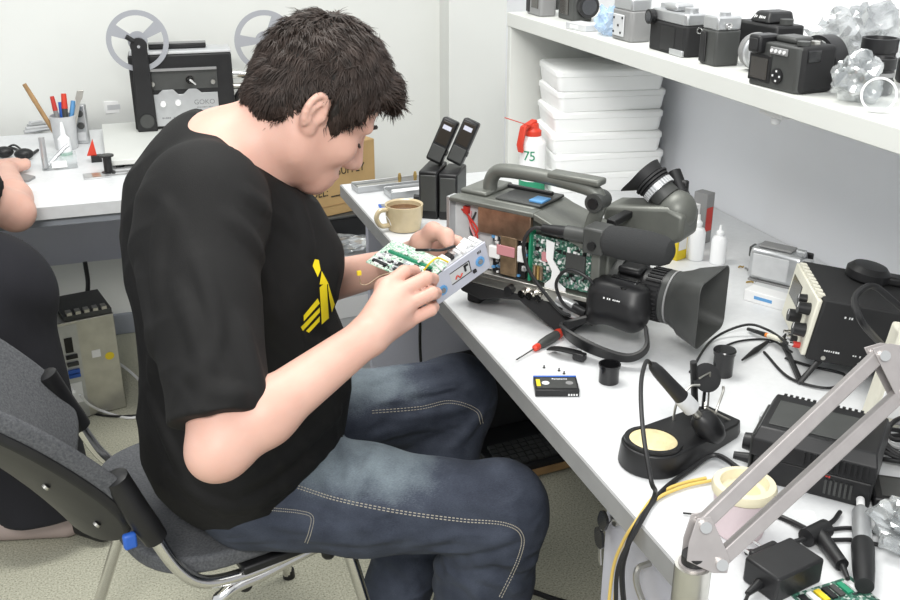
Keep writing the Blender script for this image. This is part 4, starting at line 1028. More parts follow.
# viewfinder on the far side
MB().b2((0.215, 0.09, 0.176), (0.232, 0.20, 0.188)).build('viewfinder_rail', 'black', cc, 0.002)
MB().prism([(0.175, 0.138), (0.30, 0.138), (0.325, 0.150), (0.325, 0.195), (0.295, 0.206), (0.175, 0.188)], 0.155, 0.225, basis((0, 0, 0), (1, 0, 0), (0, 0, 1), (0, 1, 0))).build('viewfinder_body', 'gun_grey', cc, 0.008, seg=3)
ex = Vector((0.292, 0.19, 0.20)); edir = Vector((-0.66, 0.05, 0.50)).normalized()
MB().sph((0.298, 0.19, 0.192), (0.034, 0.034, 0.036), 20, 12).build('viewfinder_elbow', 'gun_grey', cc)
t0 = ex+edir*0.016
MB().cyl(t0, t0+edir*0.020, 0.025, 0.024, 24).build('eyepiece_tube', 'dark_grey', cc)
kn = MB(); kn.cyl(t0+edir*0.018, t0+edir*0.030, 0.0275, n=30); kn.build('eyepiece_ring', 'silver', cc)
fr = frame(edir)
for k in range(30):
    a = 2*math.pi*k/30; rr_ = Matrix((fr.col[0]*math.cos(a)+fr.col[1]*math.sin(a), -fr.col[0]*math.sin(a)+fr.col[1]*math.cos(a), edir)).transposed()
    MB().box(t0+edir*0.024+rr_.col[0]*0.0275, (0.003, 0.0028, 0.011), rr_).build('ring_rib', 'light_grey', cc)
for k, (o0, r) in enumerate(((0.029, 0.0285), (0.0345, 0.0305), (0.040, 0.0325))):
    MB().lathe([(r*0.9, 0), (r, 0.001), (r, 0.0042), (r*0.9, 0.0056)], t0+edir*o0, edir, 28).build('bellows', 'rubber', cc)
EYA = math.atan2((fr.transposed() @ Vector((-0.6, 0, -0.8)))[1], (fr.transposed() @ Vector((-0.6, 0, -0.8)))[0]); cup = MB(); base = t0+edir*0.044; rows = []
for i in range(5):
    t = i/4; ring = []
    for k in range(28):
        a = 2*math.pi*k/28; ear = max(0, math.cos(a-EYA))**3
        r = 0.028+0.004*t+0.022*ear*t; p = base+fr @ Vector((r*math.cos(a), r*math.sin(a), 0.003+0.016*t+0.006*ear*t)); ring.append(p)
    rows.append(ring)
inner = [[base+fr @ Vector((0.022*math.cos(2*math.pi*k/28), 0.022*math.sin(2*math.pi*k/28), 0.004)) for k in range(28)]]
cup.loft([rows[0]]+rows[1:]+inner, cap=True); cup.build('eye_cup', 'rubber', cc)
MB().cyl(Vector((0.300, 0.215, 0.205)), Vector((0.268, 0.235, 0.246)), 0.012, n=14).build('viewfinder_knob', 'black', cc)
MB().box((0.285, 0.226, 0.222), (0.030, 0.012, 0.030)).build('viewfinder_bracket', 'black', cc, 0.004)
# lens
LZ = 0.088; LY = 0.062
def lx_(x): return (x, LY, LZ)
MB().cyl(lx_(0.256), lx_(0.272), 0.050, n=32).build('lens_mount', 'dark_grey', cc)
MB().cyl(lx_(0.270), lx_(0.335), 0.040, n=32).build('lens_barrel', 'black', cc)
fz_ = MB().cyl(lx_(0.318), lx_(0.348), 0.043, n=36).build('focus_ring', 'black', cc)
for k in range(36):
    a = 2*math.pi*k/36; rr_ = Matrix.Rotation(a, 3, 'X'); MB().box(Vector(lx_(0.332))+rr_ @ Vector((0, 0.0435, 0)), (0.025, 0.0025, 0.0035), rr_).build('ring_rib', 'black_matt', cc)
MB().lathe([(0.0420, 0), (0.0445, 0.001), (0.0445, 0.009), (0.042, 0.010)], lx_(0.347), (1, 0, 0), 36).build('scale_ring', 'dark_grey', cc)
MB().ring(lx_(0.357), lx_(0.3600), 0.0450, 0.038, 36).build('bright_ring', 'mid_grey', cc)
# square hood with hollow front
ho = []
for x, w, h, r in ((0.360, 0.086, 0.086, 0.040), (0.376, 0.094, 0.092, 0.032), (0.384, 0.100, 0.096, 0.022), (0.424, 0.124, 0.112, 0.016)):
    ho.append([(x, LY+p[0], LZ+p[1]) for p in rrect(w, h, r, 5)])
for x, w, h, r in ((0.424, 0.119, 0.107, 0.014), (0.388, 0.094, 0.090, 0.022), (0.372, 0.078, 0.078, 0.036)):
    ho.append([(x, LY+p[0], LZ+p[1]) for p in rrect(w, h, r, 5)])
MB().loft(ho).build('lens_hood', 'dark_grey', cc, 0.0015)
MB().lathe([(0.038, 0), (0.030, 0.004), (0.016, 0.0065), (0, 0.0075)], lx_(0.368), (1, 0, 0), 32).build('front_element', 'lens_glass', cc)
# servo grip
gp = SDF((0.235, -0.06, 0.02), (0.37, 0.10, 0.16), 0.003)
gp.cone((0.264, 0.004, 0.088), (0.312, 0.004, 0.082), 0.030, 0.030, 0); gp.cone((0.270, 0.006, 0.066), (0.312, 0.006, 0.060), 0.025, 0.024, 0.02)
gp.ell((0.290, 0.010, 0.110), (0.048, 0.024, 0.012), 0.015); gp.cone((0.258, -0.004, 0.066), (0.248, -0.006, 0.050), 0.018, 0.013, 0.015); gp.cut((0, -0.026, 0.08), (0, -1, 0.15))
obj('servo_grip', gp.mesh('servo_grip', 1), 'black', cc, ang=180)
MB().b2((0.268, 0.002, 0.114), (0.318, 0.022, 0.124)).build('zoom_rocker', 'black_gloss', cc, 0.004)
MB().b2((0.272, -0.014, 0.110), (0.284, -0.004, 0.117)).build('switch', 'print_white', cc, 0.002)
MB().cyl((0.302, -0.008, 0.106), (0.302, -0.008, 0.117), 0.007, n=16).build('record_button', 'black_gloss', cc)
MB().b2((0.268, 0.03, 0.120), (0.31, 0.075, 0.134)).build('iris_housing', 'black', cc, 0.006)
scrawl(9, 0.030, 0.003, 'print_white', cc, T(0.290, -0.0262, 0.098) @ R(75, 'X'), 5)
# hand strap hanging under the grip
st = [Vector((x, y, z)) for x, y, z in ((0.252, -0.006, 0.052), (0.222, -0.028, 0.040), (0.216, -0.046, 0.034), (0.250, -0.058, 0.027), (0.300, -0.060, 0.020), (0.340, -0.050, 0.019), (0.356, -0.028, 0.032), (0.342, -0.004, 0.056))]
sp_ = catmull(st, 6); rings = []
for i, p in enumerate(sp_):
    w = 0.007+0.011*math.exp(-((i-len(sp_)*0.42)/9)**2)
    t = (sp_[min(i+1, len(sp_)-1)]-sp_[max(i-1, 0)]).normalized(); sd_ = Vector((0, -0.55, 0.83)); sd_ = (sd_-t*sd_.dot(t)).normalized(); nn = t.cross(sd_)
    rings.append([p+sd_*w+nn*0.003, p-sd_*w+nn*0.003, p-sd_*w-nn*0.003, p+sd_*w-nn*0.003])
MB().loft(rings).build('hand_strap', 'black', cc, 0.001)
tl_ = [(0.262, -0.068, 0.012), (0.240, -0.074, 0.014), (0.222, -0.074, 0.012), (0.206, -0.068, 0.006)]
MB().tube(catmull(tl_, 5), 0.007, 8, sq=(1.3, 0.35)).build('strap_tongue', 'black', cc)
MB().box((0.262, -0.072, 0.009), (0.020, 0.014, 0.012)).build('buckle', 'black', cc, 0.002)
# ================================================================== things on the bench, far end first
def at(x, y, z=DZ): return onz(x, y, z)
# ---- battery charger with two batteries
g = thing('battery_charger', 'black upright battery charger on the bench behind the video camera', 'charger', (0.716, 2.125, DZ), -32)
MB().b2((-0.045, -0.050, 0.0), (-0.001, 0.050, 0.112)).build('charger_body', 'black', g, 0.004)
MB().b2((0.001, -0.050, 0.0), (0.045, 0.050, 0.108)).build('charger_body', 'black', g, 0.004)
MB().b2((-0.040, -0.0535, 0.02), (-0.004, -0.050, 0.104)).build('front_panel', 'dark_grey', g, 0.002)
MB().b2((0.005, -0.0535, 0.02), (0.041, -0.050, 0.100)).build('front_panel', 'dark_grey', g, 0.002)
for k, x in enumerate((-0.024, 0.024)):
    bt = thing('battery_pack', 'black battery pack tilted in the %s slot of the charger' % ('mug-side' if k == 0 else 'camera-side'), 'battery', mt=T(0.716, 2.125, DZ) @ R(-32) @ T(x, 0.012, 0.1135+0.006) @ R(-2) @ R(22, 'Y') @ R(-10, 'X'))
    MB().b2((-0.019, -0.016, 0.0), (0.019, 0.016, 0.105)).build('case', 'black', bt, 0.005)
    MB().b2((-0.0145, -0.0175, 0.045), (0.0145, -0.016, 0.098)).build('label', 'screen', bt, 0.001)
    MB().b2((-0.016, -0.0175, 0.006), (0.016, -0.016, 0.040)).build('grip', 'dark_grey', bt, 0.001)
    MB().cyl((0.019, -0.004, 0.03), (0.022, -0.004, 0.03), 0.006, n=14).build('button', 'dark_grey', bt)
    MB().b2((-0.010, -0.0182, 0.080), (0.010, -0.0175, 0.090)).build('sticker', 'panel_blue', bt)
# ---- mug
g = thing('coffee_mug', 'cream coffee mug half full of coffee beside the black charger', 'mug', (0.598, 2.045, DZ))
MB().lathe([(0.030, 0), (0.036, 0.002), (0.041, 0.03), (0.0425, 0.058), (0.0415, 0.0585), (0.038, 0.055), (0.036, 0.02), (0.02, 0.006), (0, 0.005)], n=32).build('mug_body', 'mug', g)
MB().lathe([(0.0375, 0), (0, 0.0005)], (0, 0, 0.046), n=32).build('coffee', 'coffee', g)
MB().tube(catmull([(-0.038, -0.006, 0.050), (-0.058, -0.010, 0.050), (-0.066, -0.010, 0.034), (-0.056, -0.010, 0.016), (-0.036, -0.006, 0.014)], 6), 0.0055, 10).build('handle', 'mug', g)
MB().tube([(-0.046, -0.018, 0.040), (-0.040, -0.02, 0.030), (-0.036, -0.020, 0.018)], 0.0008, 6).build('tea_string', 'white', g)
o = MB().prism(rrect(0.050, 0.030, 0.002), 0, 0.004).build('notebook', 'blue', None, 0.001); o.location = (0.612, 2.215, DZ); o.rotation_euler = (0, 0, math.radians(-6)); tag(o, 'small blue notebook lying next to the cream mug', 'notebook')
pt = MB().prism(rrect(0.040, 0.022, 0.002), 0.0041, 0.0046).build('cover_label', 'mid_grey', o)
# ---- metal parts at the far end
def sub_mech(x, y, rz, label, w, d):
    g = thing('metal_tray', label, 'tray', (x, y, DZ), rz)
    MB().b2((-w/2, -d/2, 0), (w/2, d/2, 0.004)).build('tray_floor', 'silver', g, 0.001)
    for sy in (-1, 1): MB().b2((-w/2, sy*d/2-0.0015, 0.004), (w/2, sy*d/2+0.0015, 0.018)).build('tray_side', 'silver', g, 0.001)
    for sx in (-1, 1): MB().b2((sx*w/2-0.0015, -d/2, 0.004), (sx*w/2+0.0015, d/2, 0.014)).build('tray_end', 'silver', g, 0.001)
    return g
g = sub_mech(0.665, 2.375, 4, 'silver tray with thin rods at the far bench corner', 0.20, 0.05)
for k in range(4): MB().cyl((-0.09, -0.015+0.010*k, 0.008), (0.02, -0.016+0.010*k, 0.009), 0.003, n=8).build('rod', 'steel', g)
for x in (0.02, 0.062): MB().lathe([(0.006, 0), (0.004, 0.010), (0.005, 0.02), (0.003, 0.03), (0, 0.031)], (x, 0.0, 0.004), n=12).build('brass_post', 'brass', g)
g = sub_mech(0.690, 2.30, 3, 'wide silver tray in front of the thin rods, beside the charger', 0.12, 0.055)
MB().b2((-0.045, -0.018, 0.005), (0.045, 0.018, 0.012)).build('white_block', 'white', g, 0.002)
MB().lathe([(0.006, 0), (0.006, 0.012), (0.004, 0.02), (0, 0.022)], (0.048, 0.02, 0.004), n=12).build('brass_post', 'brass', g)
g = thing('screwdriver', 'short black screwdriver lying by the silver trays', 'screwdriver', (0.700, 2.235, DZ), -30)
MB().cyl((-0.02, 0, 0.008), (0.03, 0, 0.008), 0.008, 0.0065, 12).build('handle', 'black', g); MB().cyl((0.03, 0, 0.0075), (0.075, 0, 0.003), 0.002, n=8).build('shaft', 'steel', g)
# ---- spray can
g = thing('spray_can', 'white spray can marked 75 with red cap and thin red straw', 'spray can', (0.990, 2.24, DZ))
MB().lathe([(0.031, 0), (0.0325, 0.002), (0.0325, 0.118), (0.031, 0.124), (0.022, 0.134), (0.021, 0.138)], n=32).build('can', 'white', g)
MB().ring((0, 0, 0.001), (0, 0, 0.028), 0.0329, 0.032, 32).build('green_band', 'green', g)
MB().lathe([(0.020, 0.1385), (0.020, 0.150), (0.014, 0.156), (0.012, 0.168), (0, 0.169)], n=20).build('nozzle_cap', 'red', g)
MB().prism([(-0.030, 0.10), (-0.036, 0.120), (-0.024, 0.164), (0.020, 0.176), (0.022, 0.170), (-0.018, 0.156), (-0.028, 0.122), (-0.026, 0.105)], -0.009, 0.009, basis((-0.012, 0, 0), (0.9, 0.43, 0), (0, 0, 1), (0.43, -0.9, 0))).build('trigger_grip', 'red', g, 0.002)
MB().tube([(-0.005, -0.012, 0.162), (-0.085, -0.02, 0.192)], 0.0013, 6).build('straw', 'red', g)
ang = math.atan2(-2.24, -0.99)
for k, ch in enumerate('75'):
    a = ang-0.48+0.46*k
    text('digit', ch, 0.034, 'green', g, T(0.0328*math.cos(a), 0.0328*math.sin(a), 0.092) @ R(math.degrees(a)+90) @ R(90, 'X'), 0.0005)
# ---- stack of translucent boxes
for i in range(6):
    w = 0.285-0.003*i; d = 0.19; z = DZ+0.0505*i
    nm = ['bottom', 'second lowest', 'third lowest', 'third highest', 'second highest', 'top'][i]
    g = thing('storage_box', 'milky white plastic storage box, %s of the stack on the bench' % nm, 'box', (1.172+0.004*math.sin(i*2.1), 2.25+0.005*math.cos(i*1.7), z), -10+2.0*math.sin(i*1.9), 'storage boxes stacked beside the spray can')
    MB().loft([[(p[0], p[1], zz) for p in rrect(w*s, d*s, 0.014, 4)] for zz, s in ((0.0, 0.94), (0.004, 0.955), (0.034, 0.985))]).build('tub', 'poly', g, 0.001)
    MB().loft([[(p[0], p[1], zz) for p in rrect(w*s, d*s, 0.014, 4)] for zz, s in ((0.0345, 1.0), (0.046, 1.0), (0.050, 0.96))]).build('lid', 'poly', g, 0.001)
# ---- little bottles and boxes below the viewfinder
for x, y, h, r, lab in ((695, 259, 0.085, 0.0165, 'white plastic bottle beside the upright small boxes'), (717, 263, 0.072, 0.0155, 'shorter white plastic bottle standing alone in front of the wall')):
    p = at(x, y); g = thing('plastic_bottle', lab, 'bottle', p, 0, 'white bottles on the bench')
    MB().lathe([(r*0.9, 0), (r, 0.002), (r, h*0.68), (r*0.8, h*0.78), (r*0.42, h*0.82), (r*0.42, h*0.86)], n=24).build('bottle_body', 'bottle', g)
    MB().lathe([(r*0.5, h*0.86), (r*0.5, h*0.93), (r*0.22, h*0.99), (r*0.15, h*1.12), (0, h*1.13)], n=20).build('nozzle', 'bottle', g)
for (x, y, wx, wy, h, rz, m_, lab) in ((672, 262, 0.030, 0.030, 0.085, 20, 'yellow', 'yellow cardboard box under the viewfinder'), (684, 253, 0.022, 0.030, 0.100, 20, 'white', 'narrow white box beside the yellow cardboard box'), (697, 245, 0.026, 0.034, 0.110, 20, 'mid_grey', 'grey box with red spots behind the white bottle')):
    p = at(x, y); g = thing('small_box', lab, 'box', (p.x+0.02, p.y+0.02, DZ), rz)
    MB().b2((-wx/2, -wy/2, 0), (wx/2, wy/2, h)).build('carton', m_, g, 0.001)
    MB().b2((-wx*0.4, -wy/2-0.0006, h*0.25), (wx*0.4, -wy/2, h*0.72)).build('label', {'yellow': 'white', 'white': 'yellow', 'mid_grey': 'red_dark'}[m_], g)
# ---- silver camcorder
p = at(772, 287); g = thing('camcorder', 'small silver camcorder standing by the wall next to the power supply', 'camcorder', (p.x+0.022, p.y+0.016, DZ), -58); g.scale = (0.88, 0.88, 0.88)
MB().loft([[(x, q[0], 0.041+q[1]) for q in rrect(0.052*s, 0.074*s, 0.014, 4)] for x, s in ((-0.058, 0.9), (-0.052, 1), (0.045, 1), (0.052, 0.94))]).build('body', 'silver', g, 0.001)
MB().b2((-0.05, -0.028, 0.014), (0.03, -0.024, 0.066)).build('screen_door', 'light_grey', g, 0.002)
MB().b2((-0.045, -0.018, 0.0785), (0.03, 0.018, 0.084)).build('top_deck', 'mid_grey', g, 0.003)
MB().cyl((0.050, 0.0, 0.047), (0.068, 0.0, 0.047), 0.021, 0.022, 24).build('lens_barrel', 'light_grey', g); MB().cyl((0.0682, 0, 0.047), (0.0690, 0, 0.047), 0.016, n=24).build('lens', 'lens_glass', g)
MB().b2((0.028, 0.026, 0.010), (0.062, 0.032, 0.074)).build('battery', 'black', g, 0.003); MB().b2((-0.066, -0.014, 0.050), (-0.057, 0.014, 0.074)).build('eyepiece', 'dark_grey', g, 0.003)
MB().b2((-0.058, -0.022, 0.000), (0.05, 0.022, 0.0045)).build('base', 'mid_grey', g, 0.001)
MB().cyl((0.04, -0.012, 0.083), (0.058, -0.012, 0.083), 0.008, n=14).build('microphone', 'silver', g)
p = at(768, 306); o = MB().b2((-0.040, -0.017, 0), (0.040, 0.017, 0.022)).build('white_carton', 'white', None, 0.0015); o.location = (p.x+0.008, p.y+0.012, DZ); o.rotation_euler = (0, 0, math.radians(-62)); tag(o, 'small plain white carton in front of the silver camcorder', 'box')
pr = MB().b2((-0.020, -0.0175, 0.008), (0.015, -0.017, 0.014)).build('printed_line', 'blue_light', o)
for i, (x, y) in enumerate(((741, 268), (747, 270), (750, 283), (755, 281))):
    p = at(x, y); o = MB().tube([(-0.006, 0, 0.002), (-0.002, 0.001, 0.004), (0.003, -0.001, 0.002), (0.007, 0.002, 0.002)], 0.0018, 6).build('metal_spring', ('brass', 'mid_grey')[i % 2]); o.location = p; o.rotation_euler = (0, 0, i*1.3); tag(o, '%s loose metal spring lying beside the silver camcorder' % ('brass', 'grey')[i % 2], 'spring', '%s springs by the camcorder' % ('brass', 'grey')[i % 2])
# ---- bench power supply
rear = Vector((0.885, -0.43, -0.150)).normalized(); wv = Vector((0.437, 0.90, 0)); wv = (wv-rear*wv.dot(rear)).normalized(); dn = rear.cross(wv) if rear.cross(wv).z < 0 else wv.cross(rear)
Tn = onz(821, 299, 0.882)
g = thing('power_supply', 'black bench power supply with cream front panel and knobs, tilted on a bail', 'power supply', mt=basis(Tn, rear, wv, -dn))
PW, PL, PH = 0.170, 0.235, 0.100
MB().b2((0.006, 0.0, -PH), (PL, PW, 0.0)).build('case', 'black_matt', g, 0.003)
MB().b2((-0.002, 0.004, -PH+0.004), (0.0055, PW-0.004, -0.004)).build('front_panel', 'cream', g, 0.002)
for (y, z, r, l, m_) in ((0.030, -0.030, 0.010, 0.020, 'black'), (0.022, -0.062, 0.011, 0.020, 'black'), (0.065, -0.058, 0.011, 0.020, 'black'), (0.060, -0.026, 0.008, 0.014, 'black')):
    kb = MB().cyl((-0.002, y, z), (-l, y, z), r, r*0.88, 18).build('knob', m_, g); MB().box((-l-0.0004, y, z+r*0.45), (0.0008, 0.0012, r*0.8)).build('knob_mark', 'print_white', kb)
for (y, z, m_) in ((0.022, -0.088, 'red_dark'), (0.045, -0.088, 'black'), (0.068, -0.088, 'chrome')):
    tm = MB().cyl((-0.002, y, z), (-0.012, y, z), 0.005, n=12).build('terminal', m_, g); MB().cyl((-0.012, y, z), (-0.018, y, z), 0.003, n=10).build('terminal_pin', 'chrome', tm)
MB().b2((-0.003, 0.095, -0.055), (-0.002, 0.155, -0.020)).build('meter', 'black_gloss', g, 0.001)
for k in range(9): MB().b2((0.0, 0.016+k*0.016, -0.0035), (0.010, 0.026+k*0.016, 0.0015)).build('vent_tooth', 'cream', g)
for x0, z0, nn in ((0.050, -0.022, 5), (0.040, -0.080, 7), (0.078, -0.080, 4)):
    scrawl(nn, nn*0.0034, 0.0034, 'print_white', g, T(x0, -0.0002, z0) @ R(90, 'X'), nn)
for x0 in (0.03, 0.085, 0.20): MB().cyl((x0, -0.002, -0.092), (x0, 0, -0.092), 0.0035, n=10).build('screw', 'steel', g)
# bail stand under the front
fbase = [Tn+rear*0.03+wv*0.010+dn*(PH+0.001), Tn+rear*0.03+wv*(PW-0.01)+dn*(PH+0.001)]
inv = basis(Tn, rear, wv, -dn).inverted()
bp = [fbase[0], Vector((fbase[0].x-0.03, fbase[0].y+0.0, DZ+0.006)), Vector((fbase[1].x-0.03, fbase[1].y, DZ+0.006)), fbase[1]]
MB().tube([inv @ q_ for q_ in bp], 0.005, 8).build('bail_stand', 'black', g)
g2 = thing('round_adapter', 'black round plug adapter lying on top of the power supply', 'adapter', mt=basis(Tn+rear*0.10+wv*0.13-dn*0.001, rear, wv, -dn))
MB().lathe([(0.030, 0), (0.034, 0.004), (0.034, 0.016), (0.026, 0.024), (0, 0.026)], n=24).build('housing', 'black', g2)
MB().b2((0.02, -0.014, 0.0), (0.065, 0.014, 0.014)).build('plug_block', 'black', g2, 0.004)
# ---- leads in front of the power supply
lead = 'black lead tangled on the bench between the cups and the power supply'
cable('test_lead', [at(690, 372, DZ+.003), at(712, 340, DZ+.004), at(745, 325, DZ+.02), at(768, 330, DZ+.02), at(790, 345, DZ+.03)], 0.0022, 'cable', 'black test lead looping from black film can to the power supply')
cable('test_lead', [at(716, 350, DZ+.003), at(740, 341, DZ+.003), at(770, 340, DZ+.004), at(792, 352, DZ+.02)], 0.0018, 'cable', 'thin straight black lead running into the power supply terminals')
cable('test_lead', [at(764, 352, DZ+.003), at(790, 378, DZ+.004), at(830, 388, DZ+.004), at(845, 375, DZ+.004), at(810, 366, DZ+.003), at(785, 358, DZ+.004)], 0.0022, 'cable', 'black cable coiled under the tilted power supply front')
g = thing('test_probe', 'orange banded test probe resting on the coiled black leads', 'probe')
a, bq = at(748, 329, DZ+.006), at(782, 340, DZ+.022); MB().cyl(a, a.lerp(bq, 0.55), 0.003, 0.004, 10).build('probe_body', 'black', g); MB().cyl(a.lerp(bq, 0.55), a.lerp(bq, 0.62), 0.0042, n=10).build('probe_band', 'orange', g); MB().cyl(a.lerp(bq, 0.62), bq, 0.0045, n=10).build('probe_sleeve', 'cream', g)
g = thing('alligator_clip', 'black insulated alligator clip on the bench beside a film can', 'clip')
a, bq = at(742, 360, DZ+.005), at(756, 350, DZ+.005); MB().cyl(a, bq, 0.0015, 0.005, 10).build('clip_jaw', 'black', g); MB().cyl(bq, bq.lerp(a, -0.9), 0.005, 0.0025, 10).build('clip_boot', 'black', g)
cable('clip_lead', [bq.lerp(a, -0.8), at(772, 342, DZ+.003), at(790, 338, DZ+.02)], 0.0014, 'cable', 'thin lead from black alligator clip to the power supply')
# ---- film cans
def film_can(x, y, lab, lid):
    p = at(x, y); g = thing('film_can', lab, 'film can', (p.x, p.y+0.008, DZ), 0, 'black film cans')
    MB().lathe([(0.0145, 0), (0.0155, 0.001), (0.0155, 0.036), (0.017, 0.0365), (0.017, 0.040), (0.0145, 0.040), (0.014, 0.004), (0, 0.003)], n=28).build('can', 'black_gloss', g)
    if lid: MB().lathe([(0.0175, 0), (0.0178, 0.002), (0.0165, 0.004), (0, 0.0045)], (0, 0, 0.0405), n=28).build('lid', 'black_gloss', g)
    else:
        MB().ring((0, 0, 0.0405), (0, 0, 0.043), 0.0172, 0.0145, 28).build('rim', 'black_gloss', g)
    return g
film_can(725, 377, 'closed black film can beside the test leads', True)
film_can(611, 384, 'open black film can between hand strap and soldering iron', False).scale = (1.0, 1.0, 0.72)
# ---- screwdriver
a, bq = at(516, 360, DZ+.004), at(561, 332, DZ+.010); d_ = (bq-a)
g = thing('screwdriver', 'black and red handled precision screwdriver lying near the desk edge', 'screwdriver')
MB().cyl(a, a+d_*0.40, 0.0012, 0.0014, 8).build('shaft', 'chrome', g)
MB().lathe([(0.003, 0), (0.0055, 0.003), (0.0058, 0.012), (0.0052, 0.014)], a+d_*0.38, d_, 14).build('collar', 'red', g)
L_ = d_.length
MB().lathe([(0.0050, 0), (0.0078, 0.010), (0.0085, L_*0.22), (0.0078, L_*0.42)], a+d_*0.49, d_, 14).build('handle', 'dark_grey', g)
MB().lathe([(0.0082, 0), (0.0086, 0.006), (0.007, 0.012), (0, 0.014)], a+d_*0.90, d_, 14).build('end_cap', 'red', g)
# ---- mini tape
p = at(553, 396); g = thing('mini_cassette', 'black and blue mini video cassette lying near the desk edge', 'cassette', (p.x+0.012, p.y+0.016, DZ), -19)
MB().b2((-0.033, -0.022, 0), (0.033, 0.022, 0.0115)).build('shell', 'black', g, 0.001)
MB().b2((-0.033, 0.0225, 0), (0.033, 0.026, 0.012)).build('blue_spine', 'blue', g, 0.0008)
MB().b2((-0.030, -0.016, 0.0116), (0.030, 0.018, 0.0121)).build('label', 'dark_grey', g)
for x in (-0.016, 0.020): MB().cyl((x, 0.0, 0.0121), (x, 0.0, 0.0126), 0.0058, n=16).build('reel_window', 'print_white' if x < 0 else 'mid_grey', g)
MB().b2((-0.030, -0.010, 0.0121), (-0.024, 0.012, 0.0124)).build('sticker', 'yellow', g)
for k in range(4): MB().b2((0.016+0.004*k, -0.0226, 0.002), (0.0185+0.004*k, -0.022, 0.005)).build('contact', 'print_white', g)
text('print', 'Panasonic', 0.006, 'print_white', g, T(0.006, 0.013, 0.0122))
for i, (x, y) in enumerate(((544, 368), (559, 371), (564, 374))):
    p = at(x, y); o = MB().lathe([(0.0022, 0), (0.0022, 0.0012), (0.0011, 0.0013), (0.0011, 0.005), (0, 0.0052)], n=10).build('tiny_screw', 'dark_grey'); o.location = p; tag(o, 'tiny dark screw loose on the bench above the mini cassette', 'screw', 'tiny screws by the cassette')
# ---- soldering iron stand
A_, B_ = Vector((0.628, 1.000, DZ)), Vector((0.790, 1.062, DZ)); ax = (B_-A_).normalized(); sdv = Vector((-ax.y, ax.x, 0))
SM = basis(A_, ax, sdv, (0, 0, 1))
g = thing('iron_stand', 'black soldering iron stand with round yellow sponge and wire holder', 'stand', mt=SM)
out_ = []
for k in range(17):
    a = math.pi/2+math.pi*k/16; out_.append((0.041*math.cos(a), 0.041*math.sin(a)))
out_ += [(0.14, -0.034), (0.156, -0.028), (0.156, 0.028), (0.14, 0.034)]
rings = []
for z, s in ((0.0, 1.06), (0.003, 1.08), (1, 1.0)):
    rings.append([(x*s if x < 0 else x, y*s, z if z < 1 else (0.034-0.016*min(1, max(0, (x+0.05)/0.24)))) for x, y in out_])
MB().loft(rings).build('base', 'black', g, 0.002)
tilt = R(3.8, 'Y'); 
MB(T(0, 0, 0.0315) @ tilt).ring((0, 0, 0), (0, 0, 0.004), 0.038, 0.032, 36).build('sponge_rim', 'black', g)
MB(T(0, 0, 0.0305) @ tilt).lathe([(0.0315, 0), (0.0315, 0.0035), (0.029, 0.005), (0, 0.0052)], n=32).build('sponge', 'sponge', g)
for sy, x0 in ((1, 0.075), (-1, 0.095)):
    MB().tube(catmull([(x0, sy*0.026, 0.022), (x0+0.004, sy*0.025, 0.052), (x0+0.022, sy*0.020, 0.072), (x0+0.034, sy*0.012, 0.074)], 5), 0.0018, 8).build('support_wire', 'steel', g)
MB().tube([(0.146, 0.02, 0.018), (0.142, 0.020, 0.080), (0.112, 0.016, 0.082)], 0.0014, 8).build('rest_wire', 'steel', g)
MB().tube([(0.146, -0.02, 0.018), (0.100, -0.006, 0.050), (0.108, 0.0, 0.052)], 0.0018, 8).build('rest_wire', 'steel', g)
I0 = inv_ = SM.inverted() @ dep(653, 366, 1.283); I1 = SM.inverted() @ onz(706, 424, DZ+0.045)
dI = (I1-I0).normalized()
MB().lathe([(0.008, -0.020), (0.016, -0.012), (0.0185, 0.0), (0.017, 0.018), (0.012, 0.030), (0.006, 0.034)], I1, dI, 20).build('holder_cup', 'black', g)
MB().cyl((0.130, 0.030, 0.02), (0.120, 0.034, 0.098), 0.005, n=12).build('tip_rod', 'black', g)
MB().lathe([(0.006, 0), (0.018, 0.004), (0.021, 0.012), (0.010, 0.013), (0, 0.011)], (0.142, 0.030, 0.066), (-0.35, -0.65, 0.5), 24).build('cleaner_cup', 'black', g)
MB().tube([(0.142, 0.026, 0.066), (0.140, 0.024, 0.018)], 0.0025, 8).build('cup_post', 'black', g)
g = thing('soldering_iron', 'black soldering iron with grey collar resting in its wire holder', 'soldering iron', mt=SM)
LI = (I1-I0).length
MB().lathe([(0.003, -0.006), (0.0065, 0), (0.0085, 0.012), (0.0095, LI*0.35), (0.0105, LI*0.52)], I0, dI, 18).build('handle', 'black', g)
MB().lathe([(0.0106, LI*0.52), (0.0115, LI*0.54), (0.0115, LI*0.72), (0.0095, LI*0.735)], I0, dI, 18).build('collar', 'light_grey', g)
MB().lathe([(0.0055, LI*0.735), (0.0055, LI*0.98), (0.003, LI*1.0)], I0, dI, 14).build('barrel', 'steel', g)
J0 = SM @ (I0-dI*0.004); sml = SM.inverted()
MB().tube([sml @ q_ for q_ in catmull([J0, dep(646, 362, 1.26), dep(641, 385, 1.20), dep(643, 430, 1.14), dep(651, 480, 1.10), dep(655, 494, 1.12), dep(642, 520, 1.12), dep(620, 562, 1.13), dep(616, 600, 1.16), dep(620, 660, 1.2)], 8)], 0.0027, 8).build('power_cord', 'cable', g)
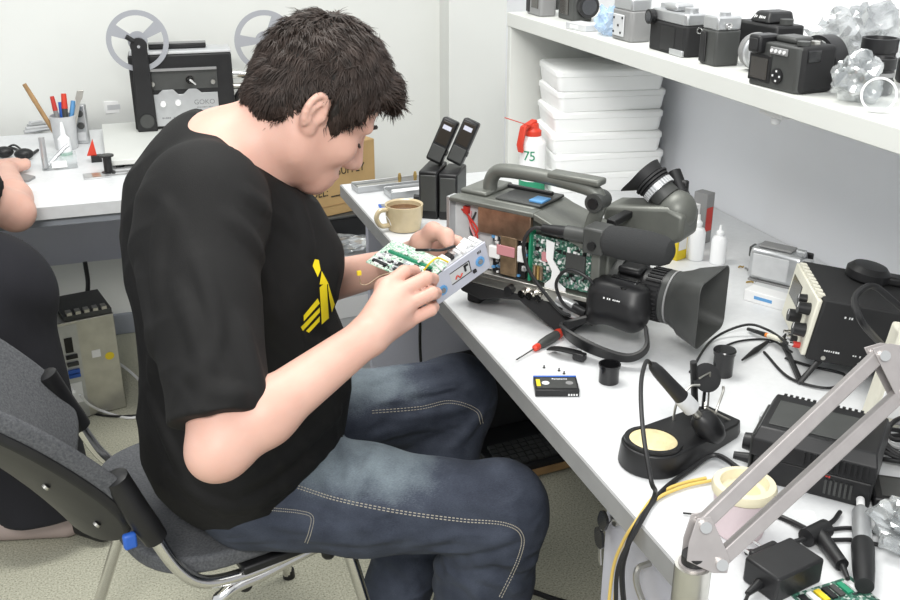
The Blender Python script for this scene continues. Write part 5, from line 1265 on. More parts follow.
# ---- soldering station
NL, NR = onz(747, 478, DZ), onz(853, 506, DZ); ax = (NR-NL).normalized(); sdv = Vector((-ax.y, ax.x, 0)); L_ = (NR-NL).length
L_ = 0.150; Dp = 0.118
g = thing('soldering_station', 'black ribbed soldering station box behind the lamp arm', 'soldering station', mt=basis(NL, ax, sdv, (0, 0, 1)))
MB().b2((0.004, 0, 0), (L_-0.002, Dp, 0.036)).build('lower_case', 'black', g, 0.003)
MB().loft([[(x, y, 0.0365) for x, y in ((0.0, -0.002), (L_, -0.002), (L_, Dp), (0.0, Dp))], [(x, y, 0.060) for x, y in ((0.0, -0.002), (L_, -0.002), (L_, Dp), (0.0, Dp))], [(x, y, 0.074) for x, y in ((0.006, 0.010), (L_-0.004, 0.010), (L_-0.004, Dp-0.008), (0.006, Dp-0.008))]]).build('upper_case', 'black', g, 0.002)
MB().b2((0.014, 0.020, 0.0742), (L_-0.03, 0.090, 0.0752)).build('top_panel', 'dark_grey', g, 0.001)
for k in range(16): MB().b2((0.014+k*0.0075, Dp-0.007, 0.066), (0.018+k*0.0075, Dp-0.002, 0.0735)).build('cooling_rib', 'black', g)
for k in range(12): MB().b2((L_*0.42+k*0.0068, -0.005, 0.040), (L_*0.42+0.0034+k*0.0068, -0.0025, 0.060)).build('cooling_rib', 'black', g)
for k in range(6): MB().b2((L_*0.62+k*0.006, -0.002, 0.008), (L_*0.62+0.003+k*0.006, 0.0, 0.028)).build('cooling_rib', 'dark_grey', g)
MB().b2((-0.004, 0.012, 0.006), (0.0, Dp-0.012, 0.058)).build('front_panel', 'dark_grey', g, 0.002)
kb = MB().cyl((-0.004, 0.045, 0.028), (-0.018, 0.045, 0.028), 0.013, 0.011, 18).build('dial', 'black', g)
MB().b2((-0.010, 0.085, 0.036), (-0.004, 0.100, 0.048)).build('rocker_switch', 'light_grey', g, 0.001)
MB().cyl((-0.004, 0.020, 0.018), (-0.024, 0.018, 0.018), 0.007, 0.005, 12).build('cord_socket', 'black', g)
scrawl(4, 0.014, 0.003, 'red_dark', g, T(L_*0.62, -0.0002, 0.032) @ R(90, 'X'), 2)
cable('black_cable', [onz(741, 470, DZ+.018), onz(715, 455, DZ+.014), onz(690, 470, DZ+.006), onz(668, 486, DZ+.004), onz(650, 505, DZ+.004), onz(636, 527, DZ+.004), onx(627, 548, 0.530), onx(622, 580, 0.528), onx(630, 650, 0.528)], 0.0035, 'cable', 'thick black cord from the soldering station hanging over the desk edge')
for k, (dx, r) in enumerate(((0, 0.0022), (7, 0.0022))):
    cable('yellow_cable', [onz(706+dx, 478+dx*0.3, DZ+.004), onz(680+dx*0.5, 484+dx*0.4, DZ+.004), onz(655, 496+dx*0.6, DZ+.004), onz(637, 520+dx*0.8, DZ+.003), onx(623+dx*0.4, 542+dx*0.6, 0.534), onx(612+dx*0.7, 575, 0.534-dx*0.001), onx(605+dx, 650, 0.532)], r, 'yellow_cable', 'thin yellow cord running from the pink tub over the desk edge', 'cable', 'yellow cords over the desk edge')
# ---- pink tub
p = onz(742, 543, DZ); g = thing('plastic_tub', 'pale pink plastic tub with cream rim standing at the desk edge', 'tub', (p.x+0.01, p.y+0.022, DZ))
MB().lathe([(0.026, 0), (0.028, 0.002), (0.034, 0.052), (0.0345, 0.054)], n=36).build('tub_wall', 'tub_pink', g)
MB().lathe([(0.0340, 0.0545), (0.0365, 0.056), (0.0375, 0.062), (0.0355, 0.067), (0.028, 0.068), (0.025, 0.0575), (0.020, 0.056), (0, 0.056)], n=36).build('rim', 'tub_rim', g)
MB().lathe([(0.019, 0), (0.010, 0.003), (0, 0.002)], (0, 0, 0.0565), n=24).build('flux_paste', 'sponge', g)
g = thing('trimming_tool', 'thin black trimming tool with yellow handle at the pink tub', 'tool'); a, bq = onz(683, 513, DZ+.003), onz(703, 515, DZ+.003)
MB().cyl(a, bq, 0.0012, n=8).build('shaft', 'black', g); MB().cyl(bq, bq+(bq-a)*0.35, 0.003, n=10).build('handle', 'yellow', g)
# ---- desk lamp arm
g = thing('desk_lamp', 'silver twin bar arm of a jointed desk lamp clamped to the bench', 'lamp')
J1a, J1b = dep(702, 524, 0.84), dep(718, 561, 0.84); J2a, J2b = dep(879, 355, 0.93), dep(902, 392, 0.93)
def sqbar(a, bq, w, d, name, m_):
    t = (bq-a).normalized(); fr_ = frame(t, -Vector(_f)); x, y = fr_.col[0], fr_.col[1]
    rr = []
    for e in (a, bq): rr.append([e+x*w/2+y*d/2, e-x*w/2+y*d/2, e-x*w/2-y*d/2, e+x*w/2-y*d/2])
    return MB().loft(rr).build(name, m_, g, 0.0012)
sqbar(J1a, J2a, 0.012, 0.012, 'arm_bar', 'alu'); sqbar(J1b, J2b, 0.012, 0.012, 'arm_bar', 'alu')
PC = dep(694, 558, 0.84)
def plate3(pts, name):
    off = Vector(_f)*0.0085
    for s in (-1, 1):
        r0 = [q_+off*s for q_ in pts]; MB().loft([r0, [q_+Vector(_f)*0.0015*s for q_ in r0]]).build(name, 'alu', g, 0.0004)
plate3([dep(694, 516, 0.84), dep(708, 514, 0.84), dep(727, 556, 0.84), dep(724, 570, 0.84), dep(710, 570, 0.84), dep(684, 558, 0.84), dep(686, 540, 0.84)], 'joint_plate')
plate3([dep(868, 348, 0.93), dep(885, 343, 0.93), dep(925, 350, 0.93), dep(925, 385, 0.93), dep(912, 400, 0.93), dep(893, 398, 0.93)], 'joint_plate')
for q_, dd_ in ((J1a, .84), (J1b, .84), (J2a, .93), (J2b, .93)): MB().cyl(q_-Vector(_f)*0.014, q_+Vector(_f)*0.014, 0.005, n=14).build('bolt', 'chrome', g)
cl = Vector((PC.x, PC.y, DZ+0.003)); 
MB().cyl(Vector((PC.x, PC.y, DZ-0.10)) if False else cl, Vector((PC.x, PC.y, PC.z-0.004)), 0.0125, n=18).build('post', 'alu', g)
MB().cyl(PC-Vector((0, 0, 0.055)), PC-Vector((0, 0, 0.006)), 0.0155, n=18).build('post_sleeve', 'steel', g)
MB().cyl(PC-Vector((0, 0, 0.004)), PC+Vector((0, 0, 0.004)), 0.0105, n=18).build('post_cap', 'black', g)
MB().b2((cl.x-0.012, cl.y-0.02, DZ+0.0005), (cl.x+0.05, cl.y+0.02, DZ+0.006)).build('clamp_plate', 'black', g, 0.001) if cl.x > 0.52 else MB().b2((cl.x-0.015, cl.y-0.02, DZ+0.0005), (0.60, cl.y+0.02, DZ+0.006)).build('clamp_plate', 'black', g, 0.001)
J3 = (J2a+J2b)/2; HD = Vector((0.90, 0.46, 1.30))
sqbar(J3+(HD-J3).normalized()*0.02, HD, 0.012, 0.012, 'upper_arm', 'alu')
MB().lathe([(0.020, 0), (0.045, -0.03), (0.065, -0.085), (0.063, -0.085), (0.043, -0.032), (0.018, -0.003)], HD, (0, 0, 1), 28).build('lamp_shade', 'alu', g)
# ---- power adapter and plugs at the bottom
p = onz(786, 590, DZ); g = thing('power_adapter', 'black mains power adapter with two pins lying at the desk edge', 'adapter', (p.x+0.004, p.y+0.014, DZ), 12)
MB().b2((-0.036, -0.024, 0), (0.036, 0.024, 0.032)).build('housing', 'black', g, 0.003)
MB().b2((-0.020, 0.0245, 0.004), (0.020, 0.034, 0.028)).build('plug_face', 'black', g, 0.003)
for x in (-0.010, 0.010): MB().cyl((x, 0.034, 0.016), (x+0.001, 0.052, 0.016), 0.002, n=10).build('pin', 'chrome', g)
MB().cyl((-0.036, 0.0, 0.012), (-0.058, -0.004, 0.010), 0.006, 0.003, 12).build('cord_boot', 'black', g)
MB().tube(catmull([(-0.056, -0.004, 0.010), (-0.075, -0.014, 0.006), (-0.10, -0.03, 0.004), (-0.125, -0.05, 0.003)], 5), 0.002, 8).build('cord', 'cable', g)
def clutter(pts, r, lab, m_='cable'): return cable('connecting_cable', pts, r, m_, lab)
g = thing('barrel_plug', 'black right-angled barrel connector among cables near the power adapter', 'plug'); a, bq, cq = onz(806, 538, DZ+.012), onz(826, 528, DZ+.012), onz(842, 565, DZ+.010)
MB().cyl(a, bq, 0.011, n=18).build('plug_head', 'black', g); MB().cyl(bq.lerp(a, 0.4), cq, 0.009, 0.008, 16).build('plug_body', 'black', g); MB().cyl(cq, cq+(cq-bq)*0.35, 0.004, 0.0025, 12).build('strain_relief', 'black', g)
clutter([onz(840, 512, DZ+.004), onz(832, 522, DZ+.006), onz(815, 530, DZ+.010)], 0.003, 'short black cable joining barrel connector and soldering station')
clutter([onz(806, 538, DZ+.010), onz(785, 545, DZ+.004), onz(768, 550, DZ+.004), onz(745, 552, DZ+.003)], 0.003, 'black cable from barrel connector toward the power adapter pins')
clutter([onz(776, 515, DZ+.003), onz(792, 522, DZ+.004), onz(808, 530, DZ+.010)], 0.0035, 'thick black cable end behind the barrel connector')
clutter([onz(826, 530, DZ+.004), onz(850, 528, DZ+.003), onz(875, 532, DZ+.003), onz(905, 525, DZ+.003)], 0.0025, 'black cable crossing the bench beside the silver tube')
clutter([onz(830, 540, DZ+.003), onz(855, 540, DZ+.003), onz(885, 545, DZ+.003), onz(880, 532, DZ+.003), onz(905, 535, DZ+.003)], 0.0025, 'black cable with a sharp bend beside the silver tube')
o = MB().b2((-0.012, -0.008, 0), (0.012, 0.008, 0.0008)).build('paper_card', 'white_paper'); p = onz(805, 515, DZ); o.location = (p.x, p.y, DZ); o.rotation_euler = (0, 0, -0.4); tag(o, 'small blank white card in front of the soldering station', 'card')
g = thing('metal_tube_tool', 'silver tube tool with black gripped end among the cables', 'tool'); a, bq = onz(861, 512, DZ+.013), onz(864, 575, DZ+.013)
MB().lathe([(0.006, -0.008), (0.006, 0), (0.011, 0.003), (0.011, 0.066), (0.009, 0.068)], a, bq-a, 20).build('tube', 'silver', g); MB().lathe([(0.012, 0), (0.013, 0.01), (0.012, 0.05), (0.010, 0.08)], a+(bq-a).normalized()*0.066, bq-a, 20).build('grip', 'black', g)
MB().cyl(a-(bq-a).normalized()*0.010, a-(bq-a).normalized()*0.028, 0.005, n=14).build('tip_cap', 'white', g)
g = thing('flat_box', 'flat black plastic box beside the soldering station', 'box', (0.885, 0.815, DZ), -35)
MB().b2((-0.045, -0.030, 0), (0.045, 0.030, 0.016)).build('box_shell', 'black', g, 0.003); MB().b2((-0.035, -0.022, 0.0161), (0.035, 0.022, 0.0168)).build('lid_panel', 'dark_grey', g)
g = thing('coiled_cable', 'coiled black cable bundle beside the soldering station', 'cable', (0.955, 0.905, DZ))
for k in range(6):
    c_ = [Vector((0.046*math.cos(a)*(1-0.06*k)+0.002*k, 0.034*math.sin(a)*(1-0.05*k), 0.006+0.006*k+0.006*math.sin(a*2+k))) for a in np.linspace(0, 2*math.pi, 29)[:-1]]
    MB().tube(c_, 0.0032, 8, closed=True).build('loop', 'cable' if k != 4 else 'mid_grey', g)
# crumpled clear bag at the very edge
def crumple(name, c, r, seed, m_, label, cat='bag'):
    bm = bmesh.new(); bmesh.ops.create_icosphere(bm, subdivisions=4, radius=1.0)
    for v in bm.verts:
        n_1 = mnoise.noise(v.co*2.2+Vector((seed, 0, 0))); n_2 = mnoise.noise(v.co*5.5+Vector((0, seed, 0)))
        k = 1+0.55*n_1+0.30*abs(n_2)
        v.co = Vector((v.co.x*r[0]*k, v.co.y*r[1]*k, max(v.co.z*r[2]*k, -r[2]*0.92)))
    me = bpy.data.meshes.new(name); bm.to_mesh(me); bm.free(); o = obj(name, me, m_, None, ang=22); o.location = (c[0], c[1], c[2]+r[2]*0.92); return tag(o, label, cat)
crumple('plastic_bag', (0.815, 0.735, DZ), (0.036, 0.045, 0.026), 3.1, 'bag', 'crumpled clear plastic bag lying beside the silver tube')
p = onz(820, 596, DZ); g = thing('circuit_board', 'green circuit board with chips at the bench edge beside power adapter', 'circuit board', (p.x+0.012, p.y-0.015, DZ), 4)
MB().b2((-0.040, -0.028, 0), (0.042, 0.028, 0.0018)).build('board', 'pcb', g)
for k in range(7): MB().b2((-0.036+0.0105*k, 0.004, 0.0019), (-0.029+0.0105*k, 0.022, 0.0045)).build('chip', ('black', 'white', 'yellow', 'black', 'dark_grey', 'green', 'white')[k], g)
# ---- white socket strip beside the power supply
g = thing('power_strip', 'off-white power strip with orange switch propped beside the power supply', 'power strip', mt=T(0.985, 0.985, DZ+0.002) @ R(-25) @ R(8, 'Y'))
MB().b2((-0.022, -0.02, 0), (0.022, 0.02, 0.15)).build('strip_body', 'cream', g, 0.005)
MB().b2((-0.016, -0.0225, 0.02), (0.016, -0.02, 0.06)).build('socket_plate', 'white', g, 0.002)
MB().b2((-0.010, -0.0235, 0.070), (0.004, -0.02, 0.095)).build('switch', 'orange', g, 0.002)
MB().b2((-0.018, -0.024, 0.105), (0.018, -0.02, 0.145)).build('plug_cover', 'white', g, 0.004)
cable('mains_lead', [onz(882, 345, 0.86), onz(862, 322, 0.92), onz(855, 298, 0.94), onz(872, 286, 0.95), onz(892, 300, 0.93), onz(915, 320, 0.9)], 0.0048, 'cable', 'thick black mains lead arching over the power supply top')
# ================================================================== cameras on the shelf
SZ = 1.1505
def shelf_cam(px, w, d, h, label, m_body, m_top=None, style='compact', rz=-90, cat='camera', name='camera', dy=0.0):
    K = onz(px[0], px[1], SZ)
    g = thing(name, label, cat, (max(K.x, 1.0)+d/2, K.y+w/2+dy, SZ), rz)   # local x along -Y, y towards wall
    x0, x1, y0, y1 = -w/2, w/2, -d/2, d/2
    hb = h*0.72 if m_top else h
    MB().prism([(x0, y0+d*0.12), (x0+w*0.06, y0), (x1-w*0.06, y0), (x1, y0+d*0.12), (x1, y1-d*0.1), (x1-w*0.1, y1), (x0+w*0.1, y1), (x0, y1-d*0.1)], 0.0, hb).build('body', m_body, g, 0.003)
    if m_top:
        MB().prism([(x0+0.002, y0+d*0.12), (x0+w*0.06, y0+0.001), (x1-w*0.06, y0+0.001), (x1-0.002, y0+d*0.12), (x1-0.002, y1-d*0.1), (x1-w*0.1, y1-0.001), (x0+w*0.1, y1-0.001), (x0+0.002, y1-d*0.1)], hb+0.0003, h).build('top_plate', m_top, g, 0.003)
    return g, (x0, x1, y0, y1, h, hb)
# far end
g, (x0, x1, y0, y1, h, hb) = shelf_cam((540, 17), 0.085, 0.045, 0.075, 'grey camera standing by the far end of the shelf', 'mid_grey', 'light_grey')
MB().b2((x0-0.002, y0-0.002, 0.004), (x0+0.022, y1, h*0.9)).build('hand_grip', 'black', g, 0.004); MB().b2((-0.01, y0-0.0015, 0.018), (0.03, y0, 0.05)).build('screen', 'screen', g, 0.001); MB().cyl((0.0, y1, 0.03), (0.0, y1+0.02, 0.03), 0.02, n=24).build('lens_barrel', 'dark_grey', g)
MB().cyl((0.025, y0+0.012, h), (0.025, y0+0.012, h+0.006), 0.008, n=16).build('shutter_button', 'silver', g)
g, (x0, x1, y0, y1, h, hb) = shelf_cam((574, 22), 0.095, 0.050, 0.070, 'black camera with round lens facing along the shelf behind flat pale box', 'dark_grey', None)
MB().cyl((x1, 0.005, 0.035), (x1+0.016, 0.005, 0.035), 0.026, n=26).build('lens_ring', 'black', g); MB().cyl((x1+0.016, 0.005, 0.035), (x1+0.0168, 0.005, 0.035), 0.019, n=24).build('lens', 'lens_glass', g)
MB().b2((-0.03, y0-0.0015, 0.012), (0.015, y0, 0.048)).build('screen', 'screen', g, 0.001); MB().b2((-0.02, -0.012, h), (0.02, 0.012, h+0.012)).build('flash_hump', 'dark_grey', g, 0.004)
p = onz(577, 27, SZ); g = thing('flat_box', 'flat pale cardboard box lying on the shelf edge', 'box', (1.030, 2.075, SZ), -80)
MB().b2((-0.038, -0.022, 0), (0.038, 0.022, 0.014)).build('carton', 'light_grey', g, 0.001); MB().b2((-0.020, -0.0226, 0.004), (0.010, -0.022, 0.010)).build('printed_label', 'white_paper', g)
crumple('plastic_bag', (1.050, 1.978, SZ), (0.028, 0.034, 0.030), 7.7, 'bag_blue', 'crumpled pale blue plastic bag between cameras on the shelf')
g, (x0, x1, y0, y1, h, hb) = shelf_cam((630, 43), 0.085, 0.050, 0.085, 'bare grey camera chassis with bright metal top beside blue bag', 'mid_grey', 'silver')
MB().b2((-0.030, y0-0.004, 0.008), (0.016, y0, 0.052)).build('chassis_plate', 'light_grey', g, 0.002)
for (x, z) in ((-0.024, 0.016), (0.006, 0.016), (-0.024, 0.044), (0.012, 0.046), (-0.005, 0.03)): MB().cyl((x, y0-0.0055, z), (x, y0-0.004, z), 0.0025, n=10).build('screw', 'black', g)
MB().b2((-0.024, -0.014, h), (0.014, 0.018, h+0.016)).build('prism_housing', 'silver', g, 0.004); MB().b2((-0.014, -0.019, h+0.002), (0.006, -0.014, h+0.013)).build('eyepiece', 'black', g, 0.001)
# film camera with silver top
g, (x0, x1, y0, y1, h, hb) = shelf_cam((683, 58), 0.135, 0.048, 0.078, 'film camera with silver top and black leather body and eyepiece', 'black_matt', 'silver')
MB().b2((x0+0.045, y0+0.004, h), (x1-0.045, y1-0.004, h+0.014)).build('prism_housing', 'silver', g, 0.005)
MB().cyl((x0+0.018, y0-0.001, h*0.80), (x0+0.018, y0-0.012, h*0.80), 0.014, n=22).build('eyepiece', 'black', g); MB().cyl((x0+0.018, y0-0.0125, h*0.80), (x0+0.018, y0-0.0128, h*0.80), 0.010, n=20).build('eyepiece_glass', 'lens_glass', g)
MB().cyl((x1-0.022, 0.0, h), (x1-0.022, 0.0, h+0.009), 0.013, n=22).build('dial', 'silver', g); MB().cyl((x0+0.02, 0.002, h), (x0+0.02, 0.002, h+0.009), 0.012, n=22).build('rewind_knob', 'silver', g)
lg = MB().ring((x1, 0.004, h*0.62), (x1+0.003, 0.004, h*0.62), 0.006, 0.004, 16).build('strap_ring', 'chrome', g)
MB().b2((x0+0.05, y0-0.001, 0.006), (x1-0.035, y0, hb-0.006)).build('back_door', 'black', g, 0.001); MB().b2((x1-0.05, y0-0.002, -0.0), (x1-0.004, y0+0.02, 0.012)).build('base_plate', 'silver', g, 0.002)
MB().cyl((0, y1, 0.036), (0, y1+0.035, 0.036), 0.029, n=28).build('lens_barrel', 'black', g)
# upright small camera
g, (x0, x1, y0, y1, h, hb) = shelf_cam((714, 67), 0.052, 0.052, 0.085, 'narrow black camera with silver top standing before the silver lens', 'dark_grey', 'silver')
MB().b2((x0+0.004, y0-0.004, 0.004), (x0+0.022, y0, hb-0.004)).build('hand_grip', 'black', g, 0.003); lg = MB().ring((x1, -0.004, h*0.82), (x1+0.003, -0.004, h*0.82), 0.006, 0.0042, 16).build('strap_ring', 'chrome', g)
MB().cyl((0.006, 0.0, h), (0.006, 0.0, h+0.006), 0.010, n=20).build('dial', 'silver', g)
# silver lens and black camera behind
g = thing('camera', 'black camera with raised flash and silver lens behind the digital camera', 'camera', (1.175, 1.60, SZ), -90)
MB().b2((-0.06, -0.03, 0), (0.06, 0.03, 0.066)).build('body', 'black', g, 0.005); MB().loft([[(x, y, 0.0665) for x, y in ((-0.03, -0.028), (0.03, -0.028), (0.03, 0.03), (-0.03, 0.03))], [(x, y, 0.086) for x, y in ((-0.02, -0.018), (0.02, -0.018), (0.02, 0.03), (-0.02, 0.03))]]).build('flash_hump', 'black', g, 0.004)
scrawl(7, 0.034, 0.006, 'print_white', g, T(0.0, -0.0245, 0.076) @ R(65, 'X'), 8)
MB().cyl((0.045, 0, 0.0665), (0.045, 0, 0.076), 0.012, n=20).build('dial', 'dark_grey', g)
g = thing('camera_lens', 'loose silver zoom lens lying behind the black digital camera', 'lens', (1.085, 1.515, SZ), 15)
MB().lathe([(0.020, 0), (0.030, 0.002), (0.031, 0.03), (0.028, 0.032), (0.028, 0.05), (0.024, 0.052)], (0, 0, 0.032), (-0.5, -0.85, 0.0), 30).build('barrel', 'silver', g); MB().lathe([(0.0315, 0.008), (0.0315, 0.024)], (0, 0, 0.032), (-0.5, -0.85, 0), 30).build('grip_ring', 'mid_grey', g)
MB().lathe([(0.023, 0.0521), (0, 0.0525)], (0, 0, 0.032), (-0.5, -0.85, 0), 28).build('glass', 'lens_glass', g)
# black digital camera, back to the room
g, (x0, x1, y0, y1, h, hb) = shelf_cam((779, 96), 0.115, 0.056, 0.070, 'black digital camera with rear screen, buttons and large lens hood', 'dark_grey', None, rz=-84)
MB().b2((x0+0.004, y0-0.0015, 0.008), (x0+0.054, y0, 0.050)).build('screen_frame', 'black', g, 0.001); MB().b2((x0+0.009, y0-0.0022, 0.012), (x0+0.047, y0-0.0015, 0.045)).build('screen', 'screen', g)
pad_ = MB().cyl((x0+0.070, y0, 0.022), (x0+0.070, y0-0.003, 0.022), 0.012, n=24).build('control_pad', 'black', g)
for a in range(4): MB().box((x0+0.070+0.0075*math.cos(a*math.pi/2), y0-0.0034, 0.022+0.0075*math.sin(a*math.pi/2)), (0.003, 0.0008, 0.003)).build('pad_mark', 'print_white', pad_)
MB().b2((x0+0.050, y0-0.003, 0.054), (x0+0.088, y0, 0.065)).build('button_panel', 'mid_grey', g, 0.001)
for k in range(4): MB().cyl((x0+0.055+0.0092*k, y0-0.0032, 0.0595), (x0+0.055+0.0092*k, y0-0.005, 0.0595), 0.0028, n=12).build('button', 'print_white', g)
MB().b2((x0+0.008, y0-0.012, 0.052), (x0+0.036, y0+0.03, 0.080)).build('viewfinder_housing', 'black', g, 0.004); MB().b2((x0+0.012, y0-0.014, 0.057), (x0+0.032, y0-0.012, 0.075)).build('eyepiece', 'rubber', g, 0.002)
MB().b2((x1-0.030, y0+0.004, 0.0), (x1+0.004, y1+0.014, h+0.002)).build('hand_grip', 'black_matt', g, 0.007, seg=3)
MB().b2((x1+0.002, y0+0.010, 0.048), (x1+0.006, y0+0.036, 0.066)).build('side_panel', 'black_gloss', g, 0.001); MB().cyl((x1-0.014, 0.012, h+0.002), (x1-0.014, 0.012, h+0.007), 0.007, n=16).build('shutter_button', 'steel', g); MB().cyl((x1-0.014, -0.012, h+0.002), (x1-0.014, -0.012, h+0.008), 0.010, n=20).build('mode_dial', 'dark_grey', g)
MB().b2((x0+0.036, -0.010, h), (x1-0.034, y1, h+0.010)).build('flash_hump', 'dark_grey', g, 0.004)
MB().cyl((0.002, y1, 0.036), (0.002, y1+0.03, 0.036), 0.034, n=32).build('lens_barrel', 'black', g); MB().ring((0.002, y1+0.03, 0.036), (0.002, y1+0.058, 0.036), 0.042, 0.036, 32).build('lens_hood', 'black', g); MB().cyl((0.002, y1+0.0302, 0.036), (0.002, y1+0.032, 0.036), 0.031, n=28).build('lens', 'lens_glass', g)
MB().tube(catmull([(x0-0.003, -0.004, 0.05), (x0-0.014, -0.006, 0.046), (x0-0.012, -0.006, 0.034), (x0-0.003, -0.004, 0.036)], 4), 0.002, 8).build('strap_lug', 'chrome', g)
# bag with filter ring
crumple('plastic_bag', (1.062, 1.225, SZ), (0.034, 0.036, 0.034), 11.3, 'bag', 'crumpled clear plastic bag on the shelf behind the white ring')
crumple('plastic_bag', (1.235, 1.435, SZ), (0.070, 0.050, 0.055), 21.9, 'bag', 'large crumpled clear plastic bag at the wall behind the lenses')
p = onz(876, 112, SZ); g = thing('filter_ring', 'white rimmed round lens filter leaning against the clear bag', 'lens filter', mt=T(p.x, p.y, SZ+0.0245) @ R(-38) @ R(78, 'X'))
MB().ring((0, 0, -0.003), (0, 0, 0.003), 0.0245, 0.0215, 36).build('rim', 'white', g); MB().cyl((0, 0, -0.0008), (0, 0, 0.0008), 0.0214, n=32).build('glass_disc', 'glass', g)
for k, (x, y, r, hh) in enumerate(((1.175, 1.315, 0.028, 0.075), (1.262, 1.315, 0.034, 0.090), (1.13, 1.255, 0.022, 0.055))):
    g = thing('camera_lens', ('black lens standing at the wall beside the large clear bag', 'tall black lens standing on the shelf right at the wall', 'short black lens standing behind the white rimmed filter')[k], 'lens', (x, y, SZ))
    MB().lathe([(r*0.9, 0), (r, 0.003), (r, hh*0.4), (r*0.93, hh*0.42), (r*0.93, hh*0.7), (r, hh*0.72), (r, hh), (r*0.85, hh), (r*0.8, hh*0.9)], n=28).build('barrel', 'black', g); MB().cyl((0, 0, hh*0.9), (0, 0, hh*0.91), r*0.78, n=24).build('glass', 'lens_glass', g); MB().ring((0, 0, hh*0.5), (0, 0, hh*0.62), r*0.97, r*0.9, 28).build('ring', 'mid_grey', g)

# ================================================================== back desk
BZ = DZ
bb_ = thing('drawing_board', 'white raised board on small feet carrying the film projector', 'board', (0.19, 2.99, BZ))
MB().b2((-0.205, -0.215, 0.012), (0.20, 0.26, 0.026)).build('board_top', 'panel', bb_, 0.002)
for x in (-0.17, 0.17):
    for y in (-0.18, 0.22): MB().cyl((x, y, 0), (x, y, 0.012), 0.012, n=14).build('foot', 'black', bb_)
PZ = BZ+0.0265
g = thing('film_projector', 'black film projector with silver front plate and grey reels', 'projector', (0.225, 3.115, PZ), -4); g.scale = (0.93, 0.95, 0.93)
MB().b2((-0.155, 0.0, 0.0), (0.165, 0.12, 0.235)).build('case', 'black', g, 0.005)
MB().b2((-0.15, 0.002, 0.2352), (0.165, 0.118, 0.245)).build('top_cover', 'light_grey', g, 0.003)
hd_ = MB().b2((-0.09, 0.045, 0.246), (0.09, 0.075, 0.262)).build('carry_handle', 'black', g, 0.004); MB().b2((-0.09, 0.044, 0.2621), (0.09, 0.076, 0.265)).build('handle_strip', 'mid_grey', hd_)
pol = [(-0.092, 0.010), (0.112, 0.010), (0.112, 0.112), (0.062, 0.112), (0.046, 0.126), (0.022, 0.126), (0.004, 0.110), (-0.012, 0.110), (-0.026, 0.126), (-0.060, 0.126), (-0.076, 0.112), (-0.092, 0.112)]
MB().prism(pol, -0.008, -0.0005, basis((0, 0, 0), (1, 0, 0), (0, 0, 1), (0, 1, 0))).build('front_plate', 'silver', g, 0.001)
MB().b2((-0.095, -0.012, 0.185), (0.115, 0.0, 0.193)).build('film_guide', 'mid_grey', g, 0.001)
MB().b2((-0.095, -0.003, 0.125), (0.115, 0.0, 0.184)).build('film_gate', 'dark_grey', g, 0.001)
for (x, z, r) in ((-0.062, 0.082, 0.010), (-0.015, 0.084, 0.010), (0.078, 0.040, 0.010)):
    MB().cyl((x, -0.008, z), (x, -0.020, z), r, r*0.85, 18).build('knob', 'white', g)
lp = MB().cyl((0.028, -0.003, 0.158), (0.028, -0.022, 0.158), 0.013, n=18).build('lamp_socket', 'chrome', g); MB().tube([(0.028, -0.022, 0.158), (0.046, -0.026, 0.142)], 0.003, 8).build('lever', 'chrome', lp)
for x in (-0.088, 0.100): MB().cyl((x, -0.003, 0.146), (x, -0.016, 0.146), 0.007, n=14).build('sprocket', 'steel', g)
text('print', 'GOKO', 0.022, 'print_grey', g, T(0.068, -0.0084, 0.082) @ R(90, 'X'))
scrawl(12, 0.05, 0.004, 'print_grey', g, T(0.068, -0.0081, 0.066) @ R(90, 'X'), 11)
scrawl(22, 0.13, 0.006, 'print_grey', g, T(-0.004, -0.0081, 0.036) @ R(90, 'X'), 12)
scrawl(11, 0.065, 0.005, 'print_grey', g, T(-0.004, -0.0081, 0.022) @ R(90, 'X'), 13)
ar = MB().prism([(-0.148, 0.0), (-0.086, 0.0), (-0.092, 0.26), (-0.100, 0.28), (-0.132, 0.28), (-0.140, 0.26)], -0.030, -0.001, basis((0, 0, 0), (1, 0, 0), (0, 0, 1), (0, 1, 0))).build('reel_arm', 'black', g, 0.003)
MB().cyl((-0.116, -0.032, 0.268), (-0.116, -0.018, 0.268), 0.026, n=24).build('arm_head', 'black', ar); MB().cyl((-0.116, -0.030, 0.034), (-0.116, -0.036, 0.034), 0.022, n=24).build('arm_pivot', 'dark_grey', ar)
MB().cyl((-0.116, -0.033, 0.268), (-0.116, -0.037, 0.268), 0.005, n=12).build('spindle', 'chrome', ar)
MB().tube([(-0.130, -0.03, 0.285), (-0.150, -0.034, 0.300)], 0.008, 10).build('crank', 'black', ar)
def reel(cx, cy, cz, r, rot):
    mt_ = T(cx, cy, cz) @ R(90, 'X') @ R(rot)
    rl = MB(mt_).ring((0, 0, -0.002), (0, 0, 0.002), r, r*0.83, 48).build('film_reel', 'reel_grey', g)
    MB(mt_).ring((0, 0, -0.0025), (0, 0, 0.0025), r*0.32, r*0.05, 28).build('reel_hub', 'reel_grey', rl)
    for k in range(3):
        a = 2*math.pi*k/3+0.4; c_, s_n = math.cos(a), math.sin(a); q0, q1 = r*0.28, r*0.86
        pl_ = [(q0*c_-0.10*r*s_n, q0*s_n+0.10*r*c_), (q1*c_-0.20*r*s_n, q1*s_n+0.20*r*c_), (q1*c_+0.20*r*s_n, q1*s_n-0.20*r*c_), (q0*c_+0.10*r*s_n, q0*s_n-0.10*r*c_)]
        MB(mt_).prism(pl_, -0.0018, 0.0018).build('reel_spoke', 'reel_grey', rl)
    return rl
reel(-0.118, -0.008, 0.282, 0.094, 10)
reel(0.278, 0.030, 0.262, 0.098, 35)
